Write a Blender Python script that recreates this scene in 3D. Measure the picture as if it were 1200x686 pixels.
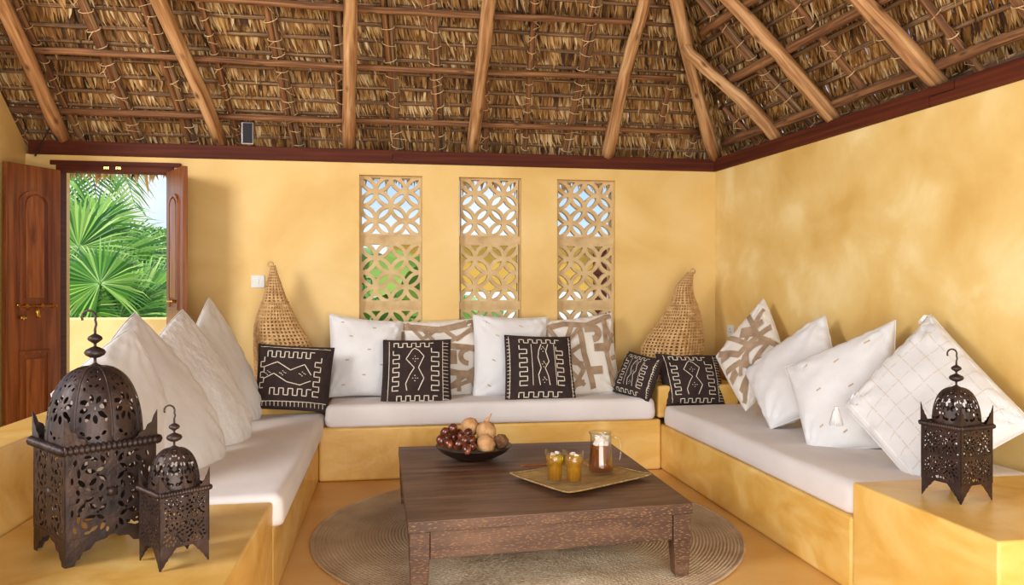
import bpy, math, random
import numpy as np
from mathutils import Vector, Matrix, noise

for o in list(bpy.data.objects):
    bpy.data.objects.remove(o, do_unlink=True)
SC = bpy.context.scene
COL = SC.collection
R = math.radians
PI = math.pi
rng = random.Random(7)

# ------------------------------------------------------------------ camera
cd = bpy.data.cameras.new('camera')
cd.lens = 27.0; cd.sensor_width = 36.0; cd.clip_start = 0.05; cd.clip_end = 400
cam = bpy.data.objects.new('camera', cd)
cam.location = (0, 0, 1.25)
cam.rotation_euler = (R(90), 0, -math.atan(143 / 900))
COL.objects.link(cam)
SC.camera = cam

# ------------------------------------------------------------------ sky, sun, lamps, exposure
SC.view_settings.view_transform = 'Standard'
SC.view_settings.look = 'None'
SC.view_settings.gamma = 1
SC.view_settings.exposure = 0.0
w = bpy.data.worlds.new('sky'); SC.world = w; w.use_nodes = True
nt = w.node_tree; nt.nodes.clear()
wo = nt.nodes.new('ShaderNodeOutputWorld'); bg = nt.nodes.new('ShaderNodeBackground')
tc = nt.nodes.new('ShaderNodeTexCoord'); sx = nt.nodes.new('ShaderNodeSeparateXYZ')
rp = nt.nodes.new('ShaderNodeValToRGB')
e = rp.color_ramp.elements
e[0].position = 0.0; e[0].color = (0.78, 0.89, 0.98, 1)
e[1].position = 0.65; e[1].color = (0.10, 0.25, 0.62, 1)
q = e.new(0.20); q.color = (0.33, 0.58, 0.90, 1)
nz = nt.nodes.new('ShaderNodeTexNoise'); nz.inputs['Scale'].default_value = 2.6; nz.inputs['Detail'].default_value = 6
cr = nt.nodes.new('ShaderNodeValToRGB')
cr.color_ramp.elements[0].position = 0.46; cr.color_ramp.elements[0].color = (0, 0, 0, 1)
cr.color_ramp.elements[1].position = 0.60; cr.color_ramp.elements[1].color = (1, 1, 1, 1)
mx = nt.nodes.new('ShaderNodeMix'); mx.data_type = 'RGBA'
mx.inputs[7].default_value = (0.95, 0.97, 1.0, 1)
L = nt.links.new
L(tc.outputs['Generated'], sx.inputs[0]); L(sx.outputs['Z'], rp.inputs['Fac'])
L(tc.outputs['Generated'], nz.inputs['Vector']); L(nz.outputs['Fac'], cr.inputs['Fac'])
L(cr.outputs['Color'], mx.inputs['Factor']); L(rp.outputs['Color'], mx.inputs[6])
L(mx.outputs[2], bg.inputs['Color']); L(bg.outputs[0], wo.inputs['Surface'])
bg.inputs['Strength'].default_value = 1.15

def lamp(name, kind, loc, target, energy, color, size=1.0, sizey=None):
    ld = bpy.data.lights.new(name, kind); ld.energy = energy; ld.color = color
    if kind == 'AREA':
        ld.size = size
        if sizey: ld.shape = 'RECTANGLE'; ld.size_y = sizey
    if kind == 'SUN': ld.angle = R(0.6)
    o = bpy.data.objects.new(name, ld); o.location = loc
    o.rotation_euler = (Vector(target) - Vector(loc)).to_track_quat('-Z', 'Y').to_euler()
    COL.objects.link(o); return o
lamp('sun', 'SUN', (-7, -2, 24), (0, 6, 0), 4.6, (1.0, 0.95, 0.86))
lamp('verandah_light', 'AREA', (-4.3, 1.0, 2.9), (0.6, 5.2, 0.9), 225, (1.0, 0.97, 0.94), 1.5, 1.5)
lamp('front_fill_light', 'AREA', (0.6, -1.6, 1.9), (0.8, 4.8, 1.5), 118, (1.0, 0.97, 0.93), 3.2, 1.6)  # unseen fill lamp added behind the camera to brighten room and roof
lamp('floor_bounce_fill', 'AREA', (0.4, 0.6, 0.35), (0.9, 4.4, 2.8), 78, (1.0, 0.95, 0.88), 2.6, 1.2)  # added low fill aimed up at the thatch, stands in for floor bounce

# ------------------------------------------------------------------ materials
def lin(h):
    h = h.lstrip('#'); v = [int(h[i:i + 2], 16) / 255 for i in (0, 2, 4)]
    return tuple((c / 12.92 if c <= 0.04045 else ((c + 0.055) / 1.055) ** 2.4) for c in v)
def mat(name, stops, rough=0.6, scale=4.0, stretch=(1, 1, 1), detail=5, bump=0.0, bscale=60.0, bstretch=(1, 1, 1),
        metallic=0.0, spec=0.5, sheen=0.0, attr=None, wave=None, coat=0.0, distort=0.0):
    m = bpy.data.materials.new(name); m.use_nodes = True
    n = m.node_tree.nodes; l = m.node_tree.links; p = n['Principled BSDF']
    p.inputs['Roughness'].default_value = rough; p.inputs['Metallic'].default_value = metallic
    p.inputs['Specular IOR Level'].default_value = spec
    if sheen: p.inputs['Sheen Weight'].default_value = sheen
    if coat: p.inputs['Coat Weight'].default_value = coat; p.inputs['Coat Roughness'].default_value = 0.25
    t = n.new('ShaderNodeTexCoord'); mp = n.new('ShaderNodeMapping'); mp.inputs['Scale'].default_value = stretch
    l.new(t.outputs['Object'], mp.inputs[0])
    if wave:
        s_ = n.new('ShaderNodeTexWave'); s_.wave_type = 'RINGS' if wave == 'rings' else 'BANDS'
        if wave == 'rings': s_.rings_direction = 'Z'
        s_.inputs['Distortion'].default_value = 3.0; s_.inputs['Detail'].default_value = 4
    else:
        s_ = n.new('ShaderNodeTexNoise'); s_.inputs['Detail'].default_value = detail; s_.inputs['Distortion'].default_value = distort
    s_.inputs['Scale'].default_value = scale
    l.new(mp.outputs[0], s_.inputs['Vector'])
    ra = n.new('ShaderNodeValToRGB'); el = ra.color_ramp.elements
    while len(el) > 1: el.remove(el[0])
    for i, (pos, h) in enumerate(stops):
        x = el[0] if i == 0 else el.new(pos)
        x.position = pos; x.color = (*lin(h), 1)
    if attr:
        a = n.new('ShaderNodeAttribute'); a.attribute_name = attr
        l.new(a.outputs['Fac'], ra.inputs['Fac'])
    else:
        l.new(s_.outputs['Fac'], ra.inputs['Fac'])
    l.new(ra.outputs['Color'], p.inputs['Base Color'])
    if bump:
        b = n.new('ShaderNodeBump'); b.inputs['Strength'].default_value = bump; b.inputs['Distance'].default_value = 0.01
        bn = n.new('ShaderNodeTexNoise'); bn.inputs['Scale'].default_value = bscale; bn.inputs['Detail'].default_value = 4
        mb_ = n.new('ShaderNodeMapping'); mb_.inputs['Scale'].default_value = bstretch
        l.new(t.outputs['Object'], mb_.inputs[0]); l.new(mb_.outputs[0], bn.inputs['Vector'])
        l.new(bn.outputs['Fac'], b.inputs['Height']); l.new(b.outputs[0], p.inputs['Normal'])
    return m
def glass(name, tint, diffuse=None, dmix=0.0, gloss=0.02):
    """thin clear sheet or drink: tinted see-through + fresnel gloss (+ a little cloudiness)"""
    m = bpy.data.materials.new(name); m.use_nodes = True
    n = m.node_tree.nodes; l = m.node_tree.links; n.clear()
    out = n.new('ShaderNodeOutputMaterial'); tr_ = n.new('ShaderNodeBsdfTransparent'); tr_.inputs[0].default_value = (*tint, 1)
    gl = n.new('ShaderNodeBsdfGlossy'); gl.inputs['Roughness'].default_value = gloss
    lw = n.new('ShaderNodeLayerWeight'); lw.inputs[0].default_value = 0.5
    pw = n.new('ShaderNodeMath'); pw.operation = 'POWER'; pw.inputs[1].default_value = 2.2; l.new(lw.outputs['Facing'], pw.inputs[0])
    fr_ = n.new('ShaderNodeMath'); fr_.operation = 'MULTIPLY_ADD'; fr_.inputs[1].default_value = 0.6; fr_.inputs[2].default_value = 0.05; l.new(pw.outputs[0], fr_.inputs[0])
    a = n.new('ShaderNodeMixShader'); l.new(fr_.outputs[0], a.inputs[0]); l.new(tr_.outputs[0], a.inputs[1]); l.new(gl.outputs[0], a.inputs[2])
    last = a
    if diffuse:
        df = n.new('ShaderNodeBsdfTranslucent'); df.inputs[0].default_value = (*diffuse, 1)
        d2 = n.new('ShaderNodeBsdfDiffuse'); d2.inputs[0].default_value = (*diffuse, 1)
        h = n.new('ShaderNodeMixShader'); h.inputs[0].default_value = .5; l.new(df.outputs[0], h.inputs[1]); l.new(d2.outputs[0], h.inputs[2])
        b = n.new('ShaderNodeMixShader'); b.inputs[0].default_value = dmix; l.new(a.outputs[0], b.inputs[1]); l.new(h.outputs[0], b.inputs[2]); last = b
    l.new(last.outputs[0], out.inputs[0]); return m

M = {}
M['plaster'] = mat('ochre_plaster', [(0.3, '#d3aa5e'), (0.5, '#dfbb72'), (0.7, '#e6c684')], 0.55, 1.5, detail=8, bump=0.18, bscale=14, distort=0.6, coat=0.0)
M['plaster_right'] = mat('ochre_plaster_pale', [(0.32, '#d4ab5e'), (0.45, '#dfbb72'), (0.55, '#e4c47e'), (0.68, '#efd69a')], 0.5, 2.4, detail=11, bump=0.22, bscale=11, distort=0.3)
M['plaster_bench'] = mat('polished_ochre_plaster', [(0.3, '#d3a048'), (0.45, '#dfb05a'), (0.58, '#e6bd6c'), (0.75, '#edca82')], 0.36, 2.6, stretch=(1, 1, 1.6), detail=10, bump=0.2, bscale=16, distort=1.4)
M['floor'] = mat('polished_ochre_floor', [(0.25, '#d09a4c'), (0.5, '#dfae62'), (0.75, '#e8bd76')], 0.34, 1.6, detail=8, bump=0.1, bscale=9, distort=1.0)
M['screen'] = mat('cast_cement', [(0.3, '#b8996a'), (0.5, '#c9ac7c'), (0.7, '#d6bb8c')], 0.75, 9, bump=0.25, bscale=90)
M['beam'] = mat('dark_red_timber', [(0.3, '#3c1407'), (0.5, '#4e1e0c'), (0.7, '#602a12')], 0.68, 5, stretch=(0.25, 0.25, 8), detail=6, bump=0.15, bscale=20, bstretch=(0.2, 0.2, 6), spec=0.25)
M['door'] = mat('mahogany', [(0.28, '#5a2c14'), (0.5, '#804722'), (0.72, '#9c6032')], 0.34, 3.2, stretch=(7, 7, 0.5), detail=7, bump=0.1, bscale=30, bstretch=(6, 6, .3), distort=0.6, coat=0.3)
M['door_panel'] = mat('mahogany_panel', [(0.28, '#683417'), (0.5, '#905226'), (0.72, '#a86a38')], 0.34, 4.2, stretch=(6, 6, 0.6), detail=7, bump=0.1, bscale=30, distort=1.2, coat=0.3)
def polemat(name, stops, dark, bump=0.6):
    m = bpy.data.materials.new(name); m.use_nodes = True
    n = m.node_tree.nodes; l = m.node_tree.links; p = n['Principled BSDF']; p.inputs['Roughness'].default_value = 0.72
    uv = n.new('ShaderNodeUVMap'); mp = n.new('ShaderNodeMapping'); mp.inputs['Scale'].default_value = (9, 2.2, 1)
    a = n.new('ShaderNodeTexNoise'); a.inputs['Scale'].default_value = 1.0; a.inputs['Detail'].default_value = 9; a.inputs['Distortion'].default_value = 0.5
    ra = n.new('ShaderNodeValToRGB'); el = ra.color_ramp.elements
    while len(el) > 1: el.remove(el[0])
    for k, (pos, h) in enumerate(stops):
        x = el[0] if k == 0 else el.new(pos)
        x.position = pos; x.color = (*lin(h), 1)
    m2 = n.new('ShaderNodeMapping'); m2.inputs['Scale'].default_value = (3, 5, 1)
    v = n.new('ShaderNodeTexVoronoi'); v.inputs['Scale'].default_value = 1.0
    r2 = n.new('ShaderNodeValToRGB'); r2.color_ramp.elements[0].position = 0.04; r2.color_ramp.elements[0].color = (1, 1, 1, 1); r2.color_ramp.elements[1].position = 0.2; r2.color_ramp.elements[1].color = (0, 0, 0, 1)
    mi = n.new('ShaderNodeMix'); mi.data_type = 'RGBA'; mi.inputs[7].default_value = (*lin(dark), 1)
    l.new(uv.outputs[0], mp.inputs[0]); l.new(mp.outputs[0], a.inputs['Vector']); l.new(a.outputs['Fac'], ra.inputs['Fac'])
    l.new(uv.outputs[0], m2.inputs[0]); l.new(m2.outputs[0], v.inputs['Vector']); l.new(v.outputs['Distance'], r2.inputs['Fac'])
    l.new(r2.outputs['Color'], mi.inputs['Factor']); l.new(ra.outputs['Color'], mi.inputs[6]); l.new(mi.outputs[2], p.inputs['Base Color'])
    b = n.new('ShaderNodeBump'); b.inputs['Strength'].default_value = bump; b.inputs['Distance'].default_value = 0.012
    l.new(a.outputs['Fac'], b.inputs['Height']); l.new(b.outputs[0], p.inputs['Normal'])
    return m
M['pole_pale'] = polemat('peeled_mangrove_pole', [(0.28, '#6e4826'), (0.42, '#9a6c40'), (0.55, '#bb8f60'), (0.72, '#d4ae80')], '#5c3c20')
M['pole_red'] = polemat('bark_mangrove_pole', [(0.28, '#3c2412'), (0.45, '#6c4426'), (0.6, '#8c6038'), (0.75, '#a67c50')], '#3c2412')
M['pole_grey'] = polemat('weathered_stick', [(0.28, '#3c2a1a'), (0.45, '#6a4c32'), (0.6, '#8c6c4a'), (0.75, '#ab8c66')], '#3c2412')
M['thatch'] = mat('dry_palm_leaf', [(0.0, '#442b14'), (0.22, '#7c5428'), (0.45, '#aa7a40'), (0.7, '#d0a664'), (1.0, '#f2deae')], 0.7, attr='tone')
_m = M['thatch']; _n = _m.node_tree.nodes; _l = _m.node_tree.links; _p = _n['Principled BSDF']; _t = _n.new('ShaderNodeBsdfTranslucent'); _x = _n.new('ShaderNodeMixShader'); _x.inputs[0].default_value = .45
_l.new(_p.inputs['Base Color'].links[0].from_socket, _t.inputs[0]); _o = [k for k in _n if k.type == 'OUTPUT_MATERIAL'][0]; _l.new(_p.outputs[0], _x.inputs[1]); _l.new(_t.outputs[0], _x.inputs[2]); _l.new(_x.outputs[0], _o.inputs[0])
M['thatch_back'] = mat('dark_thatch_backing', [(0.3, '#3c2512'), (0.5, '#5a391c'), (0.7, '#7a522a')], 0.9, 14, stretch=(3, 1, 1), bump=0.8, bscale=60)  # dark brown thatch backing of the roof shell
M['string'] = mat('coir_string', [(0.3, '#b08a5a'), (0.7, '#dcc090')], 0.8, 30)
M['white'] = mat('white_cotton', [(0.3, '#dcdad9'), (0.7, '#e8e6e5')], 0.85, 3, bump=0.6, bscale=7, sheen=0.15, detail=6)
M['white_crumple'] = mat('crumpled_white_cotton', [(0.3, '#dcdad9'), (0.7, '#eae8e7')], 0.85, 3, bump=0.9, bscale=22, sheen=0.15)
M['mattress'] = mat('white_mattress_cover', [(0.3, '#d8d0cc'), (0.7, '#e6dfdc')], 0.85, 2.5, bump=0.3, bscale=6, sheen=0.1)
M['natural'] = mat('ecru_cotton', [(0.3, '#dcd4c8'), (0.7, '#e8e2d8')], 0.85, 3, bump=0.3, bscale=12)
M['brown_paint'] = mat('taupe_brush_dye', [(0.25, '#8c7158'), (0.5, '#a2876c'), (0.75, '#b59c82')], 0.85, 16, detail=6)
M['mud'] = mat('dark_mudcloth', [(0.3, '#281a18'), (0.7, '#3a2824')], 0.9, 12, bump=0.4, bscale=200)
M['cream_line'] = mat('cream_dye_line', [(0.3, '#d0c2ac'), (0.7, '#ece2d0')], 0.85, 40)
M['grid_stitch'] = mat('pale_grid_stitch', [(0.3, '#d2c8bc'), (0.7, '#dcd4ca')], 0.85, 40)
M['tan_stitch'] = mat('tan_stitch', [(0.3, '#b89c7a'), (0.7, '#cdb494')], 0.85, 40)
M['white_line'] = mat('raised_white_cord', [(0.3, '#f2eeea'), (0.7, '#faf8f4')], 0.85, 40)
M['wicker'] = mat('woven_wicker', [(0.25, '#a47a48'), (0.5, '#c69c66'), (0.75, '#dcb884')], 0.7, 22, bump=0.4, bscale=90)
M['iron'] = mat('brown_patina_iron', [(0.25, '#231917'), (0.5, '#352622'), (0.75, '#4a352c')], 0.46, 14, metallic=0.35, bump=0.3, bscale=45)
M['palmwood'] = None
M['fleck'] = None
M['rug'] = None
M['brass'] = mat('brass', [(0.3, '#c8963c'), (0.7, '#e8bf66')], 0.25, 12, metallic=1.0)
M['plastic'] = mat('white_switch_plastic', [(0.3, '#d8d8d6'), (0.7, '#e4e4e2')], 0.35, 3)
M['steel'] = mat('brushed_steel', [(0.3, '#b0b0b0'), (0.7, '#d0d0d0')], 0.3, 20, metallic=1.0)
M['black'] = mat('black_plastic', [(0.3, '#161618'), (0.7, '#202024')], 0.3, 6)
M['bowl'] = mat('dark_turned_wood', [(0.3, '#1a100b'), (0.7, '#2c1b14')], 0.4, 10)
M['date'] = mat('dark_red_fruit_skin', [(0.3, '#3a160e'), (0.5, '#5c2618'), (0.68, '#96502c')], 0.22, 24, coat=0.5)
M['husk'] = mat('tan_coconut_husk', [(0.25, '#96683c'), (0.5, '#c0905c'), (0.75, '#d4aa78')], 0.7, 16, stretch=(1, 1, .35), bump=0.7, bscale=60, bstretch=(1, 1, .2), distort=1)
M['coir'] = mat('brown_coconut_fibre', [(0.25, '#523420'), (0.5, '#7c5436'), (0.75, '#9e7450')], 0.9, 60, bump=1.0, bscale=150)
M['tray'] = mat('woven_palm_tray', [(0.25, '#7c5e34'), (0.5, '#a3844e'), (0.75, '#bd9e66')], 0.6, 16, stretch=(1, 4, 1), bump=0.4, bscale=120)
M['tray_rim'] = mat('braided_grass_rim', [(0.25, '#846236'), (0.5, '#a8844e'), (0.75, '#c8a870')], 0.7, 60, bump=0.8, bscale=160)
M['cinnamon'] = mat('cinnamon_bark', [(0.3, '#7c3e18'), (0.7, '#a85c2a')], 0.7, 30)
M['glass'] = glass('clear_glass', (0.96, 0.97, 0.96))
M['tea'] = glass('amber_tea', (0.97, 0.76, 0.20), (0.96, 0.52, 0.04), 0.32)
M['dark_tea'] = glass('dark_amber_tea', (0.76, 0.40, 0.12), (0.62, 0.24, 0.04), 0.25)
M['ice'] = mat('frosty_ice', [(0.3, '#e6d8cc'), (0.7, '#f8f2ec')], 0.15, 8)
M['lime'] = mat('lime_peel', [(0.3, '#9aa81c'), (0.7, '#c4cc40')], 0.4, 20)
M['leaf'] = mat('green_palm_leaf', [(0.0, '#173c0c'), (0.35, '#3a7420'), (0.65, '#6ea238'), (1.0, '#bed47c')], 0.45, attr='tone')
M['broadleaf'] = mat('broad_green_leaf', [(0.0, '#1f4a12'), (0.5, '#4e8428'), (1.0, '#98b854')], 0.4, attr='tone')
M['trunk'] = mat('palm_trunk', [(0.3, '#5e4c38'), (0.7, '#8a745a')], 0.9, 10, bump=0.8, bscale=20)
M['house_yellow'] = mat('yellow_house_plaster', [(0.3, '#d2a03c'), (0.7, '#e2b44e')], 0.8, 2)
M['house_white'] = mat('whitewashed_plaster', [(0.3, '#ecebe4'), (0.7, '#f8f7f2')], 0.8, 2)
M['plaster_pale'] = mat('pale_ochre_plaster', [(0.3, '#e0c078'), (0.7, '#ecd296')], 0.7, 3)
M['grass'] = mat('sandy_ground', [(0.3, '#d8ccb0'), (0.7, '#ece4cc')], 0.9, 3, bump=0.6, bscale=20)
M['hill'] = mat('wooded_hill', [(0.3, '#2e5426'), (0.5, '#4a7438'), (0.7, '#7c9c5c')], 0.9, 0.5, bump=1, bscale=2)

def palmwood(name, fleck):
    m = bpy.data.materials.new(name); m.use_nodes = True
    n = m.node_tree.nodes; l = m.node_tree.links; p = n['Principled BSDF']
    t = n.new('ShaderNodeTexCoord')
    mp = n.new('ShaderNodeMapping'); mp.inputs['Scale'].default_value = (1.0, 7.0, 7.0)
    n1 = n.new('ShaderNodeTexNoise'); n1.inputs['Scale'].default_value = 2.2; n1.inputs['Detail'].default_value = 8
    n1.inputs['Distortion'].default_value = 0.6
    r1 = n.new('ShaderNodeValToRGB'); e = r1.color_ramp.elements
    e[0].position = 0.3; e[0].color = (*lin('#422a1c'), 1); e[1].position = 0.72; e[1].color = (*lin('#80604a' if not fleck else '#6e4e38'), 1)
    x = e.new(0.5); x.color = (*lin('#644534' if not fleck else '#543826'), 1)
    m2 = n.new('ShaderNodeMapping'); m2.inputs['Scale'].default_value = (42, 90, 170) if fleck else (14, 80, 80)
    n0 = n.new('ShaderNodeTexNoise'); n0.inputs['Scale'].default_value = 9
    va = n.new('ShaderNodeVectorMath'); va.operation = 'MULTIPLY_ADD'; va.inputs[1].default_value = (0.05, 0.05, 0.05)
    vo = n.new('ShaderNodeTexVoronoi'); vo.inputs['Scale'].default_value = 1.0
    r2 = n.new('ShaderNodeValToRGB'); f = r2.color_ramp.elements
    f[0].position = 0.12; f[0].color = (1, 1, 1, 1); f[1].position = 0.42; f[1].color = (0, 0, 0, 1)
    mm = n.new('ShaderNodeMath'); mm.operation = 'MULTIPLY'; mm.inputs[1].default_value = 0.75 if fleck else 0.12
    mi = n.new('ShaderNodeMix'); mi.data_type = 'RGBA'; mi.inputs[7].default_value = (*lin('#a07850'), 1)
    l.new(t.outputs['Object'], mp.inputs[0]); l.new(mp.outputs[0], n1.inputs['Vector']); l.new(n1.outputs['Fac'], r1.inputs['Fac'])
    l.new(t.outputs['Object'], n0.inputs['Vector'])
    l.new(n0.outputs['Color'], va.inputs[0]); l.new(t.outputs['Object'], va.inputs[2])
    l.new(va.outputs[0], m2.inputs[0]); l.new(m2.outputs[0], vo.inputs['Vector']); l.new(vo.outputs['Distance'], r2.inputs['Fac'])
    l.new(r2.outputs['Color'], mm.inputs[0]); l.new(mm.outputs[0], mi.inputs['Factor'])
    l.new(r1.outputs['Color'], mi.inputs[6]); l.new(mi.outputs[2], p.inputs['Base Color'])
    b = n.new('ShaderNodeBump'); b.inputs['Strength'].default_value = 0.5; b.inputs['Distance'].default_value = 0.004
    l.new(mm.outputs[0], b.inputs['Height']); l.new(b.outputs[0], p.inputs['Normal'])
    p.inputs['Roughness'].default_value = 0.42 if not fleck else 0.55
    return m
M['palmwood'] = palmwood('dark_palm_wood', False)
M['fleck'] = palmwood('flecked_palm_wood_edge', True)

def rugmat():
    m = bpy.data.materials.new('coiled_sisal'); m.use_nodes = True
    n = m.node_tree.nodes; l = m.node_tree.links; p = n['Principled BSDF']
    t = n.new('ShaderNodeTexCoord')
    n1 = n.new('ShaderNodeTexNoise'); n1.inputs['Scale'].default_value = 5; n1.inputs['Detail'].default_value = 8
    r1 = n.new('ShaderNodeValToRGB'); e = r1.color_ramp.elements
    e[0].position = 0.3; e[0].color = (*lin('#b39878'), 1); e[1].position = 0.7; e[1].color = (*lin('#d2bc9c'), 1)
    g = n.new('ShaderNodeTexVoronoi'); g.inputs['Scale'].default_value = 85
    b = n.new('ShaderNodeBump'); b.inputs['Strength'].default_value = 0.7; b.inputs['Distance'].default_value = 0.006
    l.new(t.outputs['Object'], n1.inputs['Vector']); l.new(t.outputs['Object'], g.inputs['Vector'])
    l.new(n1.outputs['Fac'], r1.inputs['Fac']); l.new(r1.outputs['Color'], p.inputs['Base Color'])
    l.new(g.outputs['Distance'], b.inputs['Height']); l.new(b.outputs[0], p.inputs['Normal'])
    p.inputs['Roughness'].default_value = 0.85
    return m
M['rug'] = rugmat()

# ------------------------------------------------------------------ mesh helpers
class MB:
    def __init__(s): s.v = []; s.f = []; s.t = []
    def add(s, vs, fs, tone=None):
        b = len(s.v); s.v += [tuple(x) for x in vs]; s.f += [tuple(i + b for i in f) for f in fs]
        s.t += [tone if tone is not None else 0.5] * len(fs)
    def box(s, x0, x1, y0, y1, z0, z1):
        s.prism([(x0, y0), (x1, y0), (x1, y1), (x0, y1)], z0, z1)
    def prism(s, pts, z0, z1):
        n = len(pts); vs = [(x, y, z0) for x, y in pts] + [(x, y, z1) for x, y in pts]
        s.add(vs, [tuple(range(n - 1, -1, -1)), tuple(range(n, 2 * n))] + [(i, (i + 1) % n, (i + 1) % n + n, i + n) for i in range(n)])
    def tube(s, pts, rad, seg=8, cap=True):
        P = [Vector(p) for p in pts]; n = len(P); rs = rad if isinstance(rad, (list, tuple)) else [rad] * n
        vs = []; up = None
        for i in range(n):
            d = (P[min(i + 1, n - 1)] - P[max(i - 1, 0)]).normalized()
            if up is None: up = d.orthogonal().normalized()
            up = (up - d * up.dot(d)).normalized(); sd = d.cross(up)
            for k in range(seg):
                a = 2 * PI * k / seg
                vs.append(P[i] + (up * math.cos(a) + sd * math.sin(a)) * rs[i])
        fs = [(i * seg + k, i * seg + (k + 1) % seg, (i + 1) * seg + (k + 1) % seg, (i + 1) * seg + k) for i in range(n - 1) for k in range(seg)]
        if cap: fs += [tuple(range(seg - 1, -1, -1)), tuple((n - 1) * seg + k for k in range(seg))]
        s.add(vs, fs)
    def lathe(s, prof, seg=32, c=(0, 0, 0), closed=False, rf=None):
        vs = []
        for r_, z in prof:
            for k in range(seg):
                a = 2 * PI * k / seg; rr = r_ * (rf(a, z) if rf else 1)
                vs.append((c[0] + rr * math.cos(a), c[1] + rr * math.sin(a), c[2] + z))
        n = len(prof); m_ = n if closed else n - 1
        fs = [(i * seg + k, i * seg + (k + 1) % seg, ((i + 1) % n) * seg + (k + 1) % seg, ((i + 1) % n) * seg + k) for i in range(m_) for k in range(seg)]
        s.add(vs, fs)
    def grid(s, fn, nu, nv):
        vs = [fn(i / nu, j / nv) for j in range(nv + 1) for i in range(nu + 1)]
        s.add(vs, [(j * (nu + 1) + i, j * (nu + 1) + i + 1, (j + 1) * (nu + 1) + i + 1, (j + 1) * (nu + 1) + i) for j in range(nv) for i in range(nu)])
    def build(s, name, m, parent=None, origin=None, smooth=False, tone=False, rotz=0.0):
        """world-space vertices; the object's origin is put at its base (or at `origin`) / under its parent"""
        me = bpy.data.meshes.new(name)
        if parent is not None: off = Vector(parent['_base'])
        elif origin is not None: off = Vector(origin)
        else:
            a = np.array(s.v); mn = a.min(0); mxx = a.max(0)
            off = Vector(((mn[0] + mxx[0]) / 2, (mn[1] + mxx[1]) / 2, mn[2]))
        me.from_pydata([(x - off[0], y - off[1], z - off[2]) for x, y, z in s.v], [], s.f)
        if tone:
            at = me.attributes.new('tone', 'FLOAT', 'FACE'); at.data.foreach_set('value', s.t)
        if smooth: me.polygons.foreach_set('use_smooth', [True] * len(me.polygons))
        me.update()
        o = bpy.data.objects.new(name, me); COL.objects.link(o)
        if m is not None: me.materials.append(m)
        if parent is not None:
            o.parent = parent; o['_base'] = tuple(off)
        else:
            o.location = off; o['_base'] = tuple(off)
        return o

def tag(o, label, cat, group=None):
    o['label'] = label; o['category'] = cat
    if group: o['group'] = group
    return o
def struct(o): o['kind'] = 'structure'; return o
def empty(name, base, label=None, cat=None, group=None, local=False):
    o = bpy.data.objects.new(name, None); COL.objects.link(o); o.location = base; o.empty_display_size = 0.1
    o['_base'] = (0, 0, 0) if local else tuple(base)
    if label: tag(o, label, cat, group)
    return o
def bevel(o, w_, seg=2):
    b = o.modifiers.new('bevel', 'BEVEL'); b.width = w_; b.segments = seg; b.limit_method = 'ANGLE'; b.angle_limit = R(40); return o
def solid(o, t, off=0.0):
    b = o.modifiers.new('solidify', 'SOLIDIFY'); b.thickness = t; b.offset = off; return o
def copy_tree(o, parent=None):
    c = o.copy(); COL.objects.link(c)
    if parent is not None: c.parent = parent
    for ch in list(o.children): copy_tree(ch, c)
    return c

def pierced(mb, field, nu, nv, mapfn, u1=1.0, v1=1.0):
    """polygons of the region field<0 over [0,u1]x[0,v1], cut smoothly along the hole edges, mapped to 3-D"""
    us = np.linspace(0, u1, nu + 1); vs_ = np.linspace(0, v1, nv + 1)
    U, V = np.meshgrid(us, vs_); Fv = field(U, V)
    Fv = np.where(np.abs(Fv) < 1e-6, -1e-6, Fv)
    idx = {}; verts = []; faces = []
    def vid(key, u, v):
        if key not in idx: idx[key] = len(verts); verts.append(mapfn(u, v))
        return idx[key]
    for j in range(nv):
        for i in range(nu):
            cs = [(i, j), (i + 1, j), (i + 1, j + 1), (i, j + 1)]
            fv = [Fv[b, a] for a, b in cs]
            if all(f > 0 for f in fv): continue
            poly = []
            for k in range(4):
                a, b = cs[k], cs[(k + 1) % 4]; fa, fb = fv[k], fv[(k + 1) % 4]
                if fa < 0: poly.append(vid(a, us[a[0]], vs_[a[1]]))
                if (fa < 0) != (fb < 0):
                    lo, hi, fl, fh = (a, b, fa, fb) if a < b else (b, a, fb, fa)
                    t = min(0.96, max(0.04, fl / (fl - fh)))
                    poly.append(vid((lo, hi), us[lo[0]] + t * (us[hi[0]] - us[lo[0]]), vs_[lo[1]] + t * (vs_[hi[1]] - vs_[lo[1]])))
            if len(poly) >= 3: faces.append(tuple(poly))
    mb.add(verts, faces)

# ------------------------------------------------------------------ room shell
YB = 5.80; CX = 2.563
WD = (math.sin(R(5.54)), -math.cos(R(5.54)))        # along the right wall, towards the room's open side
NI = (-math.cos(R(5.54)), -math.sin(R(5.54)))       # inward from the right wall
def rw(u, d=0.0): return (CX + WD[0] * u + NI[0] * d, YB + WD[1] * u + NI[1] * d)
TA = R(38.2); TB = R(43.0); ZP = 2.31
DX0, DX1, DZ = -2.292, -1.535, 2.145
WIN = [(-0.225, 0.240), (0.516, 0.994), (1.275, 1.738)]; WT, WB = 2.125, 0.625

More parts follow.
